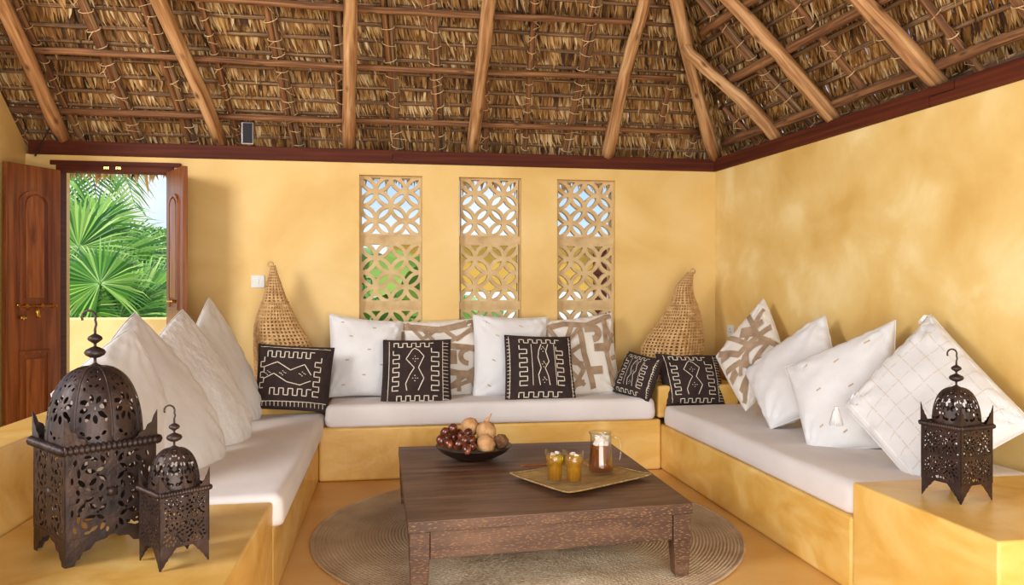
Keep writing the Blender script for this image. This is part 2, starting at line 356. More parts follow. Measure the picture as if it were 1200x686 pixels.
mb = MB(); mb.prism([(-4.2, -2.2), (3.3, -2.2), rw(0, -0.2), (2.563, 6.0), (-1.4, 6.0), (-1.4, 7.9), (-4.2, 7.9)], -0.2, 0)
struct(mb.build('floor', M['floor'], origin=(0, 0, 0)))
mb = MB(); T = 0.20
def wseg(x0, x1, z0, z1): mb.box(x0, x1, YB, YB + T, z0, z1)
wseg(-2.8, DX0, 0, 2.215); wseg(DX0, DX1, DZ, 2.215); wseg(DX1, WIN[0][0], 0, 2.215)
for i, (a, b) in enumerate(WIN):
    wseg(a, b, WT, 2.215); wseg(a, b, 0, WB)
    nx_ = WIN[i + 1][0] if i < 2 else CX + 0.25
    wseg(b, nx_, 0, 2.215)
struct(mb.build('wall_back', M['plaster'], origin=(0, YB, 0)))
mb = MB(); mb.prism([rw(0), rw(6.4), rw(6.4, -0.2), rw(-0.2, -0.2)], 0, 2.215)
struct(mb.build('wall_right', M['plaster_right'], origin=(CX, YB, 0)))
# left gable wall whose top rakes up under the roof
mb = MB(); ys = [YB + T, YB, 5.4, 5.0, 4.6]
vs = []
for xx in (-2.50, -2.72):
    for y_ in ys: vs += [(xx, y_, 0), (xx, y_, max(2.215, ZP + 0.02 + (YB - y_) * math.tan(TA) - 0.05))]
fs = []; n5 = len(ys)
for i in range(n5 - 1):
    a = 2 * i; c = 2 * n5 + a
    fs += [(a, a + 2, a + 3, a + 1), (c, c + 1, c + 3, c + 2), (a + 1, a + 3, c + 3, c + 1)]
fs += [(0, 1, 2 * n5 + 1, 2 * n5), (2 * n5 - 2, 4 * n5 - 2, 4 * n5 - 1, 2 * n5 - 1)]
mb.add(vs, fs); struct(mb.build('wall_left', M['plaster'], origin=(-2.5, 5, 0)))
# wall plates (dark timber): two lengths on each wall, meeting in joints
mb = MB(); mb.box(-2.475, 0.02, YB - 0.022, YB + 0.16, 2.213, ZP); bevel(struct(mb.build('trim_1', M['beam'], origin=(-1, YB, 2.21))), 0.004)
mb = MB(); mb.box(0.024, CX - 0.01, YB - 0.022, YB + 0.16, 2.213, ZP); bevel(struct(mb.build('trim_2', M['beam'], origin=(1, YB, 2.21))), 0.004)
def plate(u0, u1, z0, z1): mb.prism([rw(u0, 0.022), rw(u1, 0.022), rw(u1, -0.16), rw(u0, -0.16)], z0, z1)
mb = MB(); plate(0.0, 2.22, 2.213, ZP); plate(2.22, 2.38, 2.265, ZP); struct(mb.build('trim_3', M['beam'], origin=(CX, YB, 2.21)))
mb = MB(); plate(2.225, 2.385, 2.213, 2.262); plate(2.385, 6.4, 2.213, ZP); struct(mb.build('trim_4', M['beam'], origin=(CX, YB, 2.21)))

# ------------------------------------------------------------------ roof
def pb(u, s, n=0.0): return Vector((u, YB - s * math.cos(TA) + n * math.sin(TA), ZP + s * math.sin(TA) + n * math.cos(TA)))
def pr(u, s, n=0.0):
    d = s * math.cos(TB) - n * math.sin(TB); x, y = rw(u, d)
    return Vector((x, y, ZP + s * math.sin(TB) + n * math.cos(TB)))
def dright(p): return (p.x - CX) * NI[0] + (p.y - YB) * NI[1]
def hb(p): return (YB - p.y) * math.tan(TA)
def hr(p): return dright(p) * math.tan(TB)
HX = -(math.cos(TA) / math.sin(TA) * 0 + (math.tan(TA) / math.tan(TB) - math.sin(R(5.54))) / math.cos(R(5.54)))
def hip(t, dz=0.0): return Vector((CX + HX * t, YB - t, ZP + t * math.tan(TA) + dz))
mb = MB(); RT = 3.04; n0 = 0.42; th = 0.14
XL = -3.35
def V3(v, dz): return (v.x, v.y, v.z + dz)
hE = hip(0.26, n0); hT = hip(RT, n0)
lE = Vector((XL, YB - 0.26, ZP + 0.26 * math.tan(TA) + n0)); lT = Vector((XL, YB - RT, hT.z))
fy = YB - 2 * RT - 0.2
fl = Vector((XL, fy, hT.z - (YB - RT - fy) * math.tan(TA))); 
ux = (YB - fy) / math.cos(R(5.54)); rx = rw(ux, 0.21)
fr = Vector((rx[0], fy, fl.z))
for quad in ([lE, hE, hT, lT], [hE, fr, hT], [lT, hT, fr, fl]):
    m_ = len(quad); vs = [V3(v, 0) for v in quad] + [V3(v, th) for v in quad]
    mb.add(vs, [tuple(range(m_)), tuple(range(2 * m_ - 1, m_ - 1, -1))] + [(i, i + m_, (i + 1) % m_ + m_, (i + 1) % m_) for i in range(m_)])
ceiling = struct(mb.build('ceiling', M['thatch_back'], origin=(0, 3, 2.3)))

def pole(name, a, b, r0, r1, m, seg=9, steps=9, wob=0.012, knots=True):
    a = Vector(a); b = Vector(b); d = b - a; pts = []; rs = []
    ax = d.normalized().orthogonal().normalized(); bx = d.normalized().cross(ax)
    ph = rng.uniform(0, 6); ph2 = rng.uniform(0, 6)
    for i in range(steps + 1):
        t = i / steps
        w1 = wob * math.sin(PI * t * 1.6 + ph) * (1 if 0 < i < steps else .5) + rng.uniform(-1, 1) * wob * .22
        w2 = wob * math.sin(PI * t * 2.1 + ph2) * .6 + rng.uniform(-1, 1) * wob * .22
        pts.append(a + d * t + ax * w1 + bx * w2)
        rs.append((r0 + (r1 - r0) * t) * (1 + rng.uniform(-.07, .09)))
    q = MB(); q.tube(pts, rs, seg); o = q.build(name, m, ceiling, smooth=True)
    ul = o.data.uv_layers.new(name='UVMap'); L_ = d.length; o_u = rng.uniform(0, 50)
    for p_ in o.data.polygons:
        ks = [o.data.loops[li].vertex_index for li in p_.loop_indices]; kk = [k % seg for k in ks]; wrap = max(kk) - min(kk) > 2
        for li, vi, k in zip(p_.loop_indices, ks, kk):
            ul.data[li].uv = ((k + (seg if wrap and k == 0 else 0)) / seg + o_u, (vi // seg) / steps * L_ + o_u)
    return o, pts
# heavy pale poles
for xb, xt, top in ((-2.26, -2.295, 3.3), (-1.22, -1.385, 3.3), (-0.285, -0.262, 3.3), (0.618, 0.622, 3.3), (1.68, 1.63, 1.5)):
    a = pb(xb, -0.02, 0.035); b = pb(xt + (xt - xb) * (top / 1.1 - 1), top, 0.035)
    pole('roof_pole', a, b, 0.05, 0.04, M['pole_pale'], wob=0.018, steps=14)
HPA = hip(-.02, .03); HPM = pb(*(1.86, 1.294), 0.03); HPB = HPA + (HPM - HPA) * 2.2
pole('hip_pole', hip(-0.02, 0.03), HPB, 0.052, 0.042, M['pole_pale'], wob=0.02, steps=14)
for ub, ut, top in ((0.81, 0.72, 0.90), (1.42, 1.35, 1.9), (2.22, 2.15, 2.6), (3.2, 3.2, 2.6), (4.2, 4.2, 2.0)):
    pole('roof_pole', pr(ub, -0.02, 0.035), pr(ut, top, 0.035), 0.048, 0.038, M['pole_pale'], wob=0.016, steps=14)
# purlins
for s_, xe in ((0.185, 2.42), (0.66, 2.05), (1.10, 1.75), (1.52, 1.4), (1.95, 1.1)):
    pole('purlin', pb(-3.2, s_, 0.095), pb(xe, s_ + 0.015, 0.095), 0.026, 0.020, M['pole_red'], steps=22, wob=0.014)
for s_, u0 in ((0.07, 0.12), (0.51, 0.62), (0.90, 0.88), (1.34, 1.25), (1.8, 1.6)):
    pole('purlin', pr(u0, s_, 0.095), pr(5.6, s_, 0.095), 0.031, 0.024, M['pole_red'], steps=20, wob=0.014)
# thin rafters with string lashings
SB = [-0.33 + 0.127 * i for i in range(21)]
def small(pfn, xb, xt, top, double, lim=None):
    slope = (xt - xb) / 1.1
    for k in range(2 if double else 1):
        off = 0.035 * k
        ss = -0.30
        a = pfn(xb + off + slope * ss, ss, 0.148 + .004 * k); b = pfn(xb + off + slope * top, top, 0.148 + .012 * k)
        o, pts = pole('rafter', a, b, 0.024 - .003 * k, 0.018, M['pole_red'] if k == 0 else M['pole_grey'], steps=10, wob=0.008, seg=7)
        if k == 0:
            lm = MB()
            for sb in SB:
                if sb > top - .05 or sb < -.3: continue
                c = pfn(xb + slope * sb + off * .5 + (0.017 if double else 0), sb + rng.uniform(-.01, .01), 0.150)
                ta = (b - a).normalized(); nn = (pfn(0, 0, 1) - pfn(0, 0, 0)).normalized(); sd = ta.cross(nn)
                w_ = 0.046 if double else 0.029; tl = rng.uniform(-.35, .35)
                ring = [c + sd * (math.cos(q_) * w_) + nn * (math.sin(q_) * 0.030) + ta * (math.cos(q_) * w_ * tl) for q_ in [2 * PI * z / 9 for z in range(10)]]
                lm.tube(ring, 0.0032, 4, cap=False)
                if rng.random() < .5:
                    e_ = c - nn * .03; lm.tube([e_, e_ + sd * rng.uniform(-.05, .05) - ta * .03 - nn * .012, e_ + sd * rng.uniform(-.07, .07) - ta * .06], 0.0022, 3)
            lm.build('lashing', M['string'], o)['kind'] = 'stuff'
for xb, xt, top, dbl in ((-2.21, -2.265, 2.3, 0), (-1.835, -1.9, 2.3, 1), (-1.46, -1.525, 2.3, 1), (-1.11, -1.185, 2.3, 0), (-0.71, -0.79, 2.3, 1), (-0.345, -0.37, 2.3, 1),
                         (0.035, -0.045, 2.3, 1), (0.36, 0.255, 2.3, 1), (0.725, 0.62, 2.3, 0), (1.04, 0.95, 2.0, 0), (1.37, 1.335, 1.75, 1), (2.085, 2.03, 0.62, 0), (2.40, 2.36, 0.16, 0), (1.74, 1.70, 1.2, 0), (-2.6, -2.65, 2.3, 0), (-2.95, -3.0, 2.3, 0)):
    small(pb, xb, xt, top, dbl)
for ub, ut, top, dbl in ((0.36, 0.40, 0.32, 0), (0.62, 0.66, 0.62, 1), (0.99, 1.01, 1.1, 1), (1.27, 1.30, 1.5, 0), (1.63, 1.66, 1.8, 0), (2.0, 2.0, 2.1, 1), (2.37, 2.37, 2.3, 0), (2.75, 2.75, 2.3, 1), (3.1, 3.1, 2.3, 0), (3.5, 3.5, 2.3, 0), (3.9, 3.9, 2.3, 0)):
    small(pr, ub, ut, top, dbl)
# battens
for s_ in SB:
    t_ = s_ * math.cos(TA); xe = CX + HX * t_ + 0.05
    pole('batten', pb(-3.25, s_, 0.186), pb(xe, s_ + rng.uniform(-.02, .02), 0.186), 0.016, 0.012, M['pole_grey'], seg=6, steps=24, wob=0.010)
for s_ in SB:
    d_ = s_ * math.cos(TB); t_ = d_ * math.tan(TB) / math.tan(TA); h_ = hip(t_); u0 = (h_.x - CX) * WD[0] + (h_.y - YB) * WD[1]
    pole('batten', pr(max(u0, -.3), s_, 0.186), pr(5.4, s_ + rng.uniform(-.02, .02), 0.186), 0.016, 0.012, M['pole_grey'], seg=6, steps=22, wob=0.010)
# palm leaflets folded over each batten, hanging below it in a ragged fringe
def thatch(pfn, u0, u1, rows, keep, skew):
    q = MB()
    for ri, s_ in enumerate(rows):
        u = u0
        rowt = rng.uniform(-.08, .08)
        while u < u1:
            u += rng.uniform(0.004, 0.0105)
            base = pfn(u, s_, 0.2)
            if not keep(base): continue
            wd = rng.uniform(.005, .012); up_ = rng.uniform(.10, .16); dn = rng.uniform(.06, .125) + (.05 if rng.random() < .06 else 0)
            clump = noise.noise(Vector((u * 6.0, s_ * 9, 3.3)))
            sk = skew + clump * .5 + rng.gauss(0, .16); dip = rng.uniform(.0, .045) + max(0, clump) * .03
            tn = min(1, max(0, .46 + rowt + clump * .3 + rng.gauss(0, .27)))
            n_up = rng.uniform(.225, .26)
            a0 = pfn(u - wd, s_ + up_, n_up); a1 = pfn(u + wd, s_ + up_, n_up)
            b0 = pfn(u - wd + sk * .02, s_, .205); b1 = pfn(u + wd + sk * .02, s_, .205 + rng.uniform(-.006, .006))
            c0 = pfn(u - wd * .8 + sk * dn * .6, s_ - dn * .6, .195 - dip * .5); c1 = pfn(u + wd * .8 + sk * dn * .6, s_ - dn * .6, .195 - dip * .5)
            d0 = pfn(u + sk * dn, s_ - dn, .19 - dip)
            q.add([a0, a1, b0, b1, c0, c1, d0], [(0, 1, 3, 2), (2, 3, 5, 4), (4, 5, 6)], tn)
    return q
kb = lambda p: hb(p) <= hr(p) + .03
kr = lambda p: hr(p) <= hb(p) + .03
q = thatch(pb, -3.3, 3.0, SB, kb, 0.25); o = q.build('palm_thatch', M['thatch'], ceiling, tone=True); o['kind'] = 'stuff'
q = thatch(pr, -.35, 5.5, SB, kr, -0.2); o = q.build('palm_thatch', M['thatch'], ceiling, tone=True); o['kind'] = 'stuff'
# eave fringe outside the walls
q = MB()
for k in range(1300):
    u = -3.3 + 6.0 * k / 1300; ln = rng.uniform(.10, .22) + (.10 if rng.random() < .05 else 0); wd = rng.uniform(.008, .018)
    a = pb(u, -0.42, .21); z = rng.uniform(-.02, .03); tn = min(1, max(0, rng.gauss(.62, .2))); dx = rng.gauss(0, .03)
    q.add([(a.x - wd, a.y, a.z + .1 + z), (a.x + wd, a.y, a.z + .1 + z), (a.x + wd * .8 + dx, a.y + .03, a.z + .1 - ln * .7 + z), (a.x - wd * .8 + dx, a.y + .03, a.z + .1 - ln * .7 + z), (a.x + dx * 1.3, a.y + .04, a.z + .1 - ln + z)],
          [(0, 1, 2, 3), (3, 2, 4)], tn)
o = q.build('eave_fringe', M['thatch'], ceiling, tone=True); o['kind'] = 'stuff'

# ------------------------------------------------------------------ pierced windows
odd = [(i, j) for i in range(-1, 6) for j in range(-1, 6) if (i + j) % 2]
def petal(U, V):
    d = np.full(U.shape, 9.0)
    for cx_, cy_ in odd: d = np.minimum(d, np.abs(np.hypot(U - cx_, V - cy_) - 1) - 0.125)
    fr_ = np.minimum(np.minimum(U, 4 - U), np.minimum(V, 4 - V)) - 0.07
    return np.minimum(d, fr_)
BW, BH = 0.448, 0.436
blk = None
for i, (a, b) in enumerate(WIN):
    wn = struct(empty('window_%d' % (i + 1), (a, YB + 0.04, WB)))
    for k in range(3):
        zb_ = WT - 0.006 - BH - k * 0.50
        if blk is None:
            q = MB(); pierced(q, petal, 56, 56, lambda u, v: (u / 4 * BW, 0, v / 4 * BH), 4, 4)
            wn['_base'] = (0, 0, 0)
            blk = solid(q.build('breeze_block', M['screen'], wn), 0.05); o = blk
        else:
            o = blk.copy(); COL.objects.link(o); o.parent = wn
        o.location = (0.008 + (b - a - 0.016 - BW) / 2, 0.035, zb_ - WB)
    q = MB()
    for k in range(2): q.box(a - 0, b, YB + 0.052, YB + 0.10, WT - 0.006 - BH - k * 0.5 - 0.064, WT - 0.006 - BH - k * 0.5)
    q.box(a, a + .008, YB + .05, YB + .10, WB, WT); q.box(b - .008, b, YB + .05, YB + .10, WB, WT); q.box(a, b, YB + .052, YB + .10, WT - .006, WT)
    wn['_base'] = (a, YB + 0.04, WB)
    q.build('mortar_joint', M['screen'], wn)

# ------------------------------------------------------------------ door
FH = DZ - 0.005
q = MB(); q.box(DX0 - .01, DX1 + .01, YB - .012, YB + .09, DZ - .045, DZ); 
q.box(DX0 - .0, DX0 + .022, YB - .012, YB + .09, 0, DZ - .045); q.box(DX1 - .022, DX1, YB - .012, YB + .09, 0, DZ - .045)
dfr = struct(bevel(q.build('trim_5', M['beam'], origin=(DX0, YB, 0)), .003))
q = MB()
q.box(DX0 - .045, DX1 + .06, YB - .02, YB + .0, DZ - .002, DZ + .028); q.build('lintel', M['beam'], dfr)
def arch(x0, x1, z0, z1, n=14):
    r_ = (x1 - x0) / 2; cx_ = (x0 + x1) / 2; zc = z1 - r_ * .72
    return [(x0, z0), (x1, z0)] + [(cx_ + r_ * math.cos(t), zc + r_ * .72 * math.sin(t)) for t in [PI * k / n for k in range(n + 1)]]
def leaf(name, hinge, free, panel_side, n):
    hx, hy = hinge; fx, fy_ = free; wv = Vector((fx - hx, fy_ - hy, 0)); W_ = wv.length; wx = wv / W_; nn = Vector((-wx.y, wx.x, 0)) * panel_side
    root = struct(empty('door_%d' % n, (hx, hy, 0)))
    def P(u, d, z): p = Vector((hx, hy, 0)) + wx * u + nn * d; return (p.x, p.y, z)
    H_ = 2.10
    def ext(poly, d0, d1, nm, m, par=root, bv=.004):
        q = MB(); k = len(poly); vs = [P(u, d0, z) for u, z in poly] + [P(u, d1, z) for u, z in poly]
        q.add(vs, [tuple(range(k)), tuple(range(2 * k - 1, k - 1, -1))] + [(i, i + k, (i + 1) % k + k, (i + 1) % k) for i in range(k)])
        o = q.build(nm, m, par); 
        if bv: bevel(o, bv)
        return o
    ext([(0, .01), (W_, .01), (W_, H_), (0, H_)], 0, .034, 'door_leaf', M['door'], bv=.003)
    def frame(poly, inner, d0, d1, nm):
        q = MB(); k = len(poly); vs = [P(u, d0, z) for u, z in poly] + [P(u, d1, z) for u, z in poly] + [P(u, d0 + .001, z) for u, z in inner] + [P(u, d1, z) for u, z in inner]
        fs = []
        for i in range(k):
            j = (i + 1) % k; fs += [(i, j, j + k, i + k), (i + k, j + k, j + 3 * k, i + 3 * k), (i + 3 * k, j + 3 * k, j + 2 * k, i + 2 * k)]
        q.add(vs, fs); return q.build(nm, M['door'], root)
    for side, (d0, d1, e_) in enumerate(((.034, .046, .043), (0, -.010, -.009))):
        x0, x1 = .085, W_ - .085
        for nm, po, pi_ in (('upper', arch(x0, x1, 1.13, 1.93), arch(x0 + .02, x1 - .02, 1.15, 1.91)), ('lower', [(x0, .16), (x1, .16), (x1, .86), (x0, .86)], [(x0 + .02, .18), (x1 - .02, .18), (x1 - .02, .84), (x0 + .02, .84)])):
            frame(po, pi_, d0, d1, 'moulding')
            ins = [((u - (x0 + x1) / 2) * .72 + (x0 + x1) / 2, (z - sum(p_[1] for p_ in pi_) / len(pi_)) * .9 + sum(p_[1] for p_ in pi_) / len(pi_)) for u, z in pi_]
            ext(ins, d0 - (.001 if side == 0 else -.001), d1, 'raised_panel', M['door_panel'], bv=.003)
    return root, P, W_
dl, PL, WL = leaf('left', (DX0 + .002, YB - .02), (-2.483, 5.44), 1, 1)
dr, PR, WR = leaf('right', (DX1 - .002, YB - .02), (-1.342, 5.44), -1, 2)
# brass bolt with drop hasp and a small knob on the left leaf
q = MB(); q.tube([PL(.045, .056, 1.16), PL(.32, .056, 1.16)], .0075, 10)
for u in (.075, .16, .27): q.tube([PL(u, .034, 1.16), PL(u, .068, 1.16)], .015, 8)
bo = q.build('door_bolt', M['brass'], dl, smooth=False)
q = MB(); q.tube([PL(.20, .06, 1.155), PL(.20, .068, 1.12), PL(.195, .066, 1.10), PL(.19, .066, 1.085)], [.009, .015, .012, .015], 8); q.tube([PL(.305, .04, 1.165), PL(.325, .04, 1.17)], .010, 8)
q.build('hasp', M['brass'], bo, smooth=True)
q = MB(); q.tube([PL(.30, .034, 1.085), PL(.30, .055, 1.085), PL(.30, .064, 1.085)], [.010, .012, .018], 10); q.tube([PL(.27, .034, 1.085), PL(.27, .05, 1.085)], .012, 8); q.build('door_knob', M['brass'], dl, smooth=True)
q = MB(); q.tube([PR(.20, .034, 1.19), PR(.20, .07, 1.19)], .012, 8); q.tube([PR(.15, .068, 1.19), PR(.26, .068, 1.19)], .006, 8); q.tube([PR(.27, .034, 1.19), PR(.27, .07, 1.19)], .010, 8); q.build('door_bolt', M['brass'], dr)
for zz in (.3, 1.1, 1.88):
    for par, P_ in ((dl, PL), (dr, PR)):
        q = MB(); q.tube([P_(-.004, .01, zz - .04), P_(-.004, .01, zz + .04)], .007, 8); q.build('hinge', M['brass'], par)
# two little brass bolt keeps on the lintel
for px_ in (-1.985, -1.905):
    q = MB()
    for k in range(3): q.box(px_ + k * .012, px_ + k * .012 + .007, YB - .0235, YB - .017, DZ - .027, DZ - .010)
    q.build('bolt_keep', M['brass'], dfr)

# ------------------------------------------------------------------ masonry benches, plinths, low side wall
def rounded(pts, z0, z1, name, m, w_=.018, seg=3, **kw):
    q = MB(); q.prism(pts, z0, z1); o = q.build(name, m, **kw); bevel(o, w_, seg); 
    for p in o.data.polygons: p.use_smooth = True
    o.modifiers.new('n', 'WEIGHTED_NORMAL'); return o
FX = -0.464; RX = 1.89; FY = 5.182
tag(rounded([(-1.33, 3.2), (FX, 3.2), (FX, YB - .002), (-1.33, YB - .002)], .001, .300, 'masonry_bench', M['plaster_bench']), 'ochre plastered built-in bench under the left-hand white mattress', 'bench', 'built-in plaster benches')
tag(rounded([(FX + .001, FY), (RX - .001, FY), (RX - .001, YB - .002), (FX + .001, YB - .002)], .001, .357, 'masonry_bench', M['plaster_bench']), 'ochre plastered built-in bench along the back wall below the pierced windows', 'bench', 'built-in plaster benches')
tag(rounded([(RX, 2.925), (rw(2.88, .003)[0], 2.93), rw(.003, .003), (RX, YB - .002)], .001, .318, 'masonry_bench', M['plaster_bench']), 'ochre plastered built-in bench along the right wall', 'bench', 'built-in plaster benches')
tag(rounded([(-1.325, 1.2), (FX, 1.2), (FX, 3.197), (-1.325, 3.197)], .001, .41, 'lantern_plinth', M['plaster_bench'], w_=.012), 'ochre plastered ledge at the left end of the seating, carrying two lanterns', 'plinth', 'plastered lantern ledges')
tag(rounded([(RX, 2.145), (rw(3.68, .003)[0], 2.145), (rw(2.88, .003)[0], 2.918), (RX, 2.918)], .001, .466, 'lantern_plinth', M['plaster_bench'], w_=.010), 'ochre plastered ledge at the right end of the seating, carrying one lantern', 'plinth', 'plastered lantern ledges')
tag(rounded([(-1.545, 1.2), (-1.332, 1.2), (-1.332, YB - .002), (-1.545, YB - .002)], .001, .712, 'low_side_wall', M['plaster_bench'], w_=.012), 'low ochre wall at the left edge, behind the large lantern and between bench and door', 'wall')
tag(rounded([(RX - .02, FY + .02), (CX - .08, FY + .02), (CX - .03, YB - .004), (RX - .02, YB - .004)], .36, .59, 'corner_block', M['plaster_bench']), 'raised ochre corner block between the back and right mattresses', 'plinth')
tag(rounded([(-1.31, 5.42), (-.50, 5.42), (-.50, YB - .004), (-1.31, YB - .004)], .302, .575, 'corner_block', M['plaster_bench']), 'raised ochre corner block behind the left dark cushion, under the left basket', 'plinth')

# mattresses
def mattress(poly, z0, z1, label):
    q = MB(); n = 30; A, B, C_, D_ = [Vector((x, y, 0)) for x, y in poly]; r_ = .045
    def P(u, v): return A.lerp(B, u).lerp(D_.lerp(C_, u), v)
    Lx = (B - A).length; Ly = (D_ - A).length
    ez = [0, .004, .012, .024, .042, .075, .14]
    def axis(L_): 
        m_ = max(6, int((L_ - .28) / .05)); return ez + [.14 + (L_ - .28) * k / m_ for k in range(1, m_)] + [L_ - e_ for e_ in ez[::-1]]
    ax, ay = axis(Lx), axis(Ly); NX, NY = len(ax), len(ay); r_ = .042
    def drop(d): return 0 if d >= r_ else r_ * (1 - math.sqrt(max(0, 1 - ((r_ - d) / r_) ** 2)))
    def corner(a, b):   # rounds the plan corners
        rc = .045; dx_ = min(a, Lx - a); dy_ = min(b, Ly - b)
        if dx_ < rc and dy_ < rc:
            vx, vy = rc - dx_, rc - dy_; L0 = math.hypot(vx, vy); k_ = max(vx, vy) / L0 if L0 else 1
            vx *= k_; vy *= k_; nx2 = rc - vx; ny2 = rc - vy
            return (nx2 if a < Lx / 2 else Lx - nx2), (ny2 if b < Ly / 2 else Ly - ny2), rc - max(rc - dx_, rc - dy_)
        return a, b, min(dx_, dy_)
    vs = []; fs = []
    def nzf(p): return noise.noise(Vector((p.x * 2.2, p.y * 2.2, z0 * 4))) * .007 + noise.noise(Vector((p.x * 8, p.y * 8, 2))) * .0035
    for j in range(NY):
        for i in range(NX):
            a, b, d = corner(ax[i], ay[j]); p = P(a / Lx, b / Ly); vs.append((p.x, p.y, z1 - drop(d) + nzf(p) * min(1, d / .05)))
    fs = [(j * NX + i, j * NX + i + 1, (j + 1) * NX + i + 1, (j + 1) * NX + i) for j in range(NY - 1) for i in range(NX - 1)]
    rim = [i for i in range(NX)] + [j * NX + NX - 1 for j in range(1, NY)] + [(NY - 1) * NX + i for i in range(NX - 2, -1, -1)] + [j * NX for j in range(NY - 2, 0, -1)]
    zt2 = z1 - r_; prev = rim; cen = (A + B + C_ + D_) / 4
    for (f_, inn) in ((.5, -.006), (.85, -.002), (1.0, .012)):
        cur = []
        for k_ in rim:
            v = Vector(vs[k_]); dv = (Vector((cen.x, cen.y, 0)) - Vector((v.x, v.y, 0))).normalized() * inn
            w3 = noise.noise(Vector((v.x * 6, v.y * 6, f_ * 3))) * .004
            cur.append(len(vs)); vs.append((v.x + dv.x * (1 + w3), v.y + dv.y, zt2 + (z0 - zt2) * f_))
        m_ = len(rim)
        fs += [(prev[k_], cur[k_], cur[(k_ + 1) % m_], prev[(k_ + 1) % m_]) for k_ in range(m_)]; prev = cur
    fs.append(tuple(prev[::-1]))
    q.add(vs, fs); o = q.build('seat_mattress', M['mattress'], smooth=True)
    tag(o, label, 'mattress', 'white seat mattresses')
    return o
mattress([(-1.31, 3.205), (FX + .035, 3.205), (FX + .028, 5.40), (-1.31, 5.40)], .303, .432, 'white mattress on the left bench, in front of four large leaning cushions')
mattress([(-0.42, FY - .015), (RX - .045, FY - .015), (RX - .045, YB - .01), (-0.42, YB - .01)], .360, .508, 'white mattress on the back bench below the pierced windows')
mattress([(RX + .012, 2.93), (rw(2.87, .02)[0], 2.93), rw(.62, .02), (RX + .012, FY)], .321, .455, 'white mattress on the right bench along the right wall')

# ------------------------------------------------------------------ cushions
def cushion(name, corners, thick, m, label, cat='cushion', group=None, concave=.045, n=30, wr=.010, sag=0.0, seed=0, front=None, peak=0.0):
    """corners: top-left, top-right, bottom-right, bottom-left, seen from the side that shows"""
    TL, TR, BR, BL = [Vector(c) for c in corners]
    nrm = ((TR - BL).cross(BR - TL)).normalized()        # faces the viewer's side
    mid = (TL + TR + BR + BL) / 4
    if nrm.dot(Vector((0.3, 0, 1.25)) - mid) < 0: nrm = -nrm
    def base(u, v):
        a = 2 * u - 1; b = 2 * v - 1
        cc = concave if concave >= 0 else concave * (1 - .45 * v) * (1.5 if u > .5 else .6)
        cd_ = concave if concave >= 0 else concave * (1 - .9 * v)
        uu = .5 + a * .5 * (1 - cc * (1 - b * b) * abs(a)); vv = .5 + b * .5 * (1 - cd_ * (1 - a * a) * abs(b))
        return BL.lerp(BR, uu).lerp(TL.lerp(TR, uu), vv)
    def prof(u, v):
        a = abs(2 * u - 1); b = abs(2 * v - 1)
        h = (max(0, 1 - a ** 2.3) * max(0, 1 - b ** 2.3)) ** .47
        return h * (1 + sag * (.5 - v)) * (1 - peak * max(0, min(1, (u + v - .9) / 1.1)))
    def surf(u, v, side=1, lift=0.0):
        p = base(u, v); h = prof(u, v)
        k = p * 1.0
        w_ = noise.noise(k * 7 + Vector((seed, 0, 0))) * wr * 1.2 + noise.noise(k * 17 + Vector((0, seed, 0))) * wr * .6
        ed = min(u, 1 - u, v, 1 - v)
        cn = min(math.hypot(u - cu, v - cv) for cu in (0, 1) for cv in (0, 1)); ang_ = math.atan2(min(v, 1 - v), min(u, 1 - u) + 1e-4)
        pk = math.sin((u * 1.3 + v) * 38 + seed) * wr * .7 * max(0, 1 - ed / .16) * (1 if ed > .001 else 0) + math.sin(ang_ * 14 + seed) * wr * 1.3 * max(0, 1 - cn / .42) * min(1, cn / .12) * min(1, ed / .02)
        return p + nrm * (side * (h * thick * .5 + (w_ + pk) * min(1, h * 3)) + lift)
    q = MB(); N = n; ids = {}
    vs = []; fs = []
    def smoothstep(t): return .5 - .5 * math.cos(PI * t)
    for side in (1, -1):
        for j in range(N + 1):
            for i in range(N + 1):
                edge = i in (0, N) or j in (0, N)
                key = (i, j) if edge else (i, j, side)
                if key not in ids: ids[key] = len(vs); vs.append(surf(smoothstep(i / N) * .6 + i / N * .4, smoothstep(j / N) * .6 + j / N * .4, side))
        g = lambda i, j: ids[(i, j)] if (i in (0, N) or j in (0, N)) else ids[(i, j, side)]
        for j in range(N):
            for i in range(N):
                f = (g(i, j), g(i + 1, j), g(i + 1, j + 1), g(i, j + 1)); fs.append(f if side == 1 else f[::-1])
    q.add(vs, fs)
    zs = min(c.z for c in (BL, BR))
    o = q.build(name, m, smooth=True, origin=((BL.x + BR.x) / 2, (BL.y + BR.y) / 2, zs))
    tag(o, label, cat, group)
    q2 = MB(); loop = []
    for k in range(24): loop.append(surf(k / 24, 0))
    for k in range(24): loop.append(surf(1, k / 24))
    for k in range(24): loop.append(surf(1 - k / 24, 1))
    for k in range(25): loop.append(surf(0, 1 - k / 24))
    q2.tube(loop, .0028, 5, cap=False); q2.build('edge_seam', m, o, smooth=True)
    return o, surf
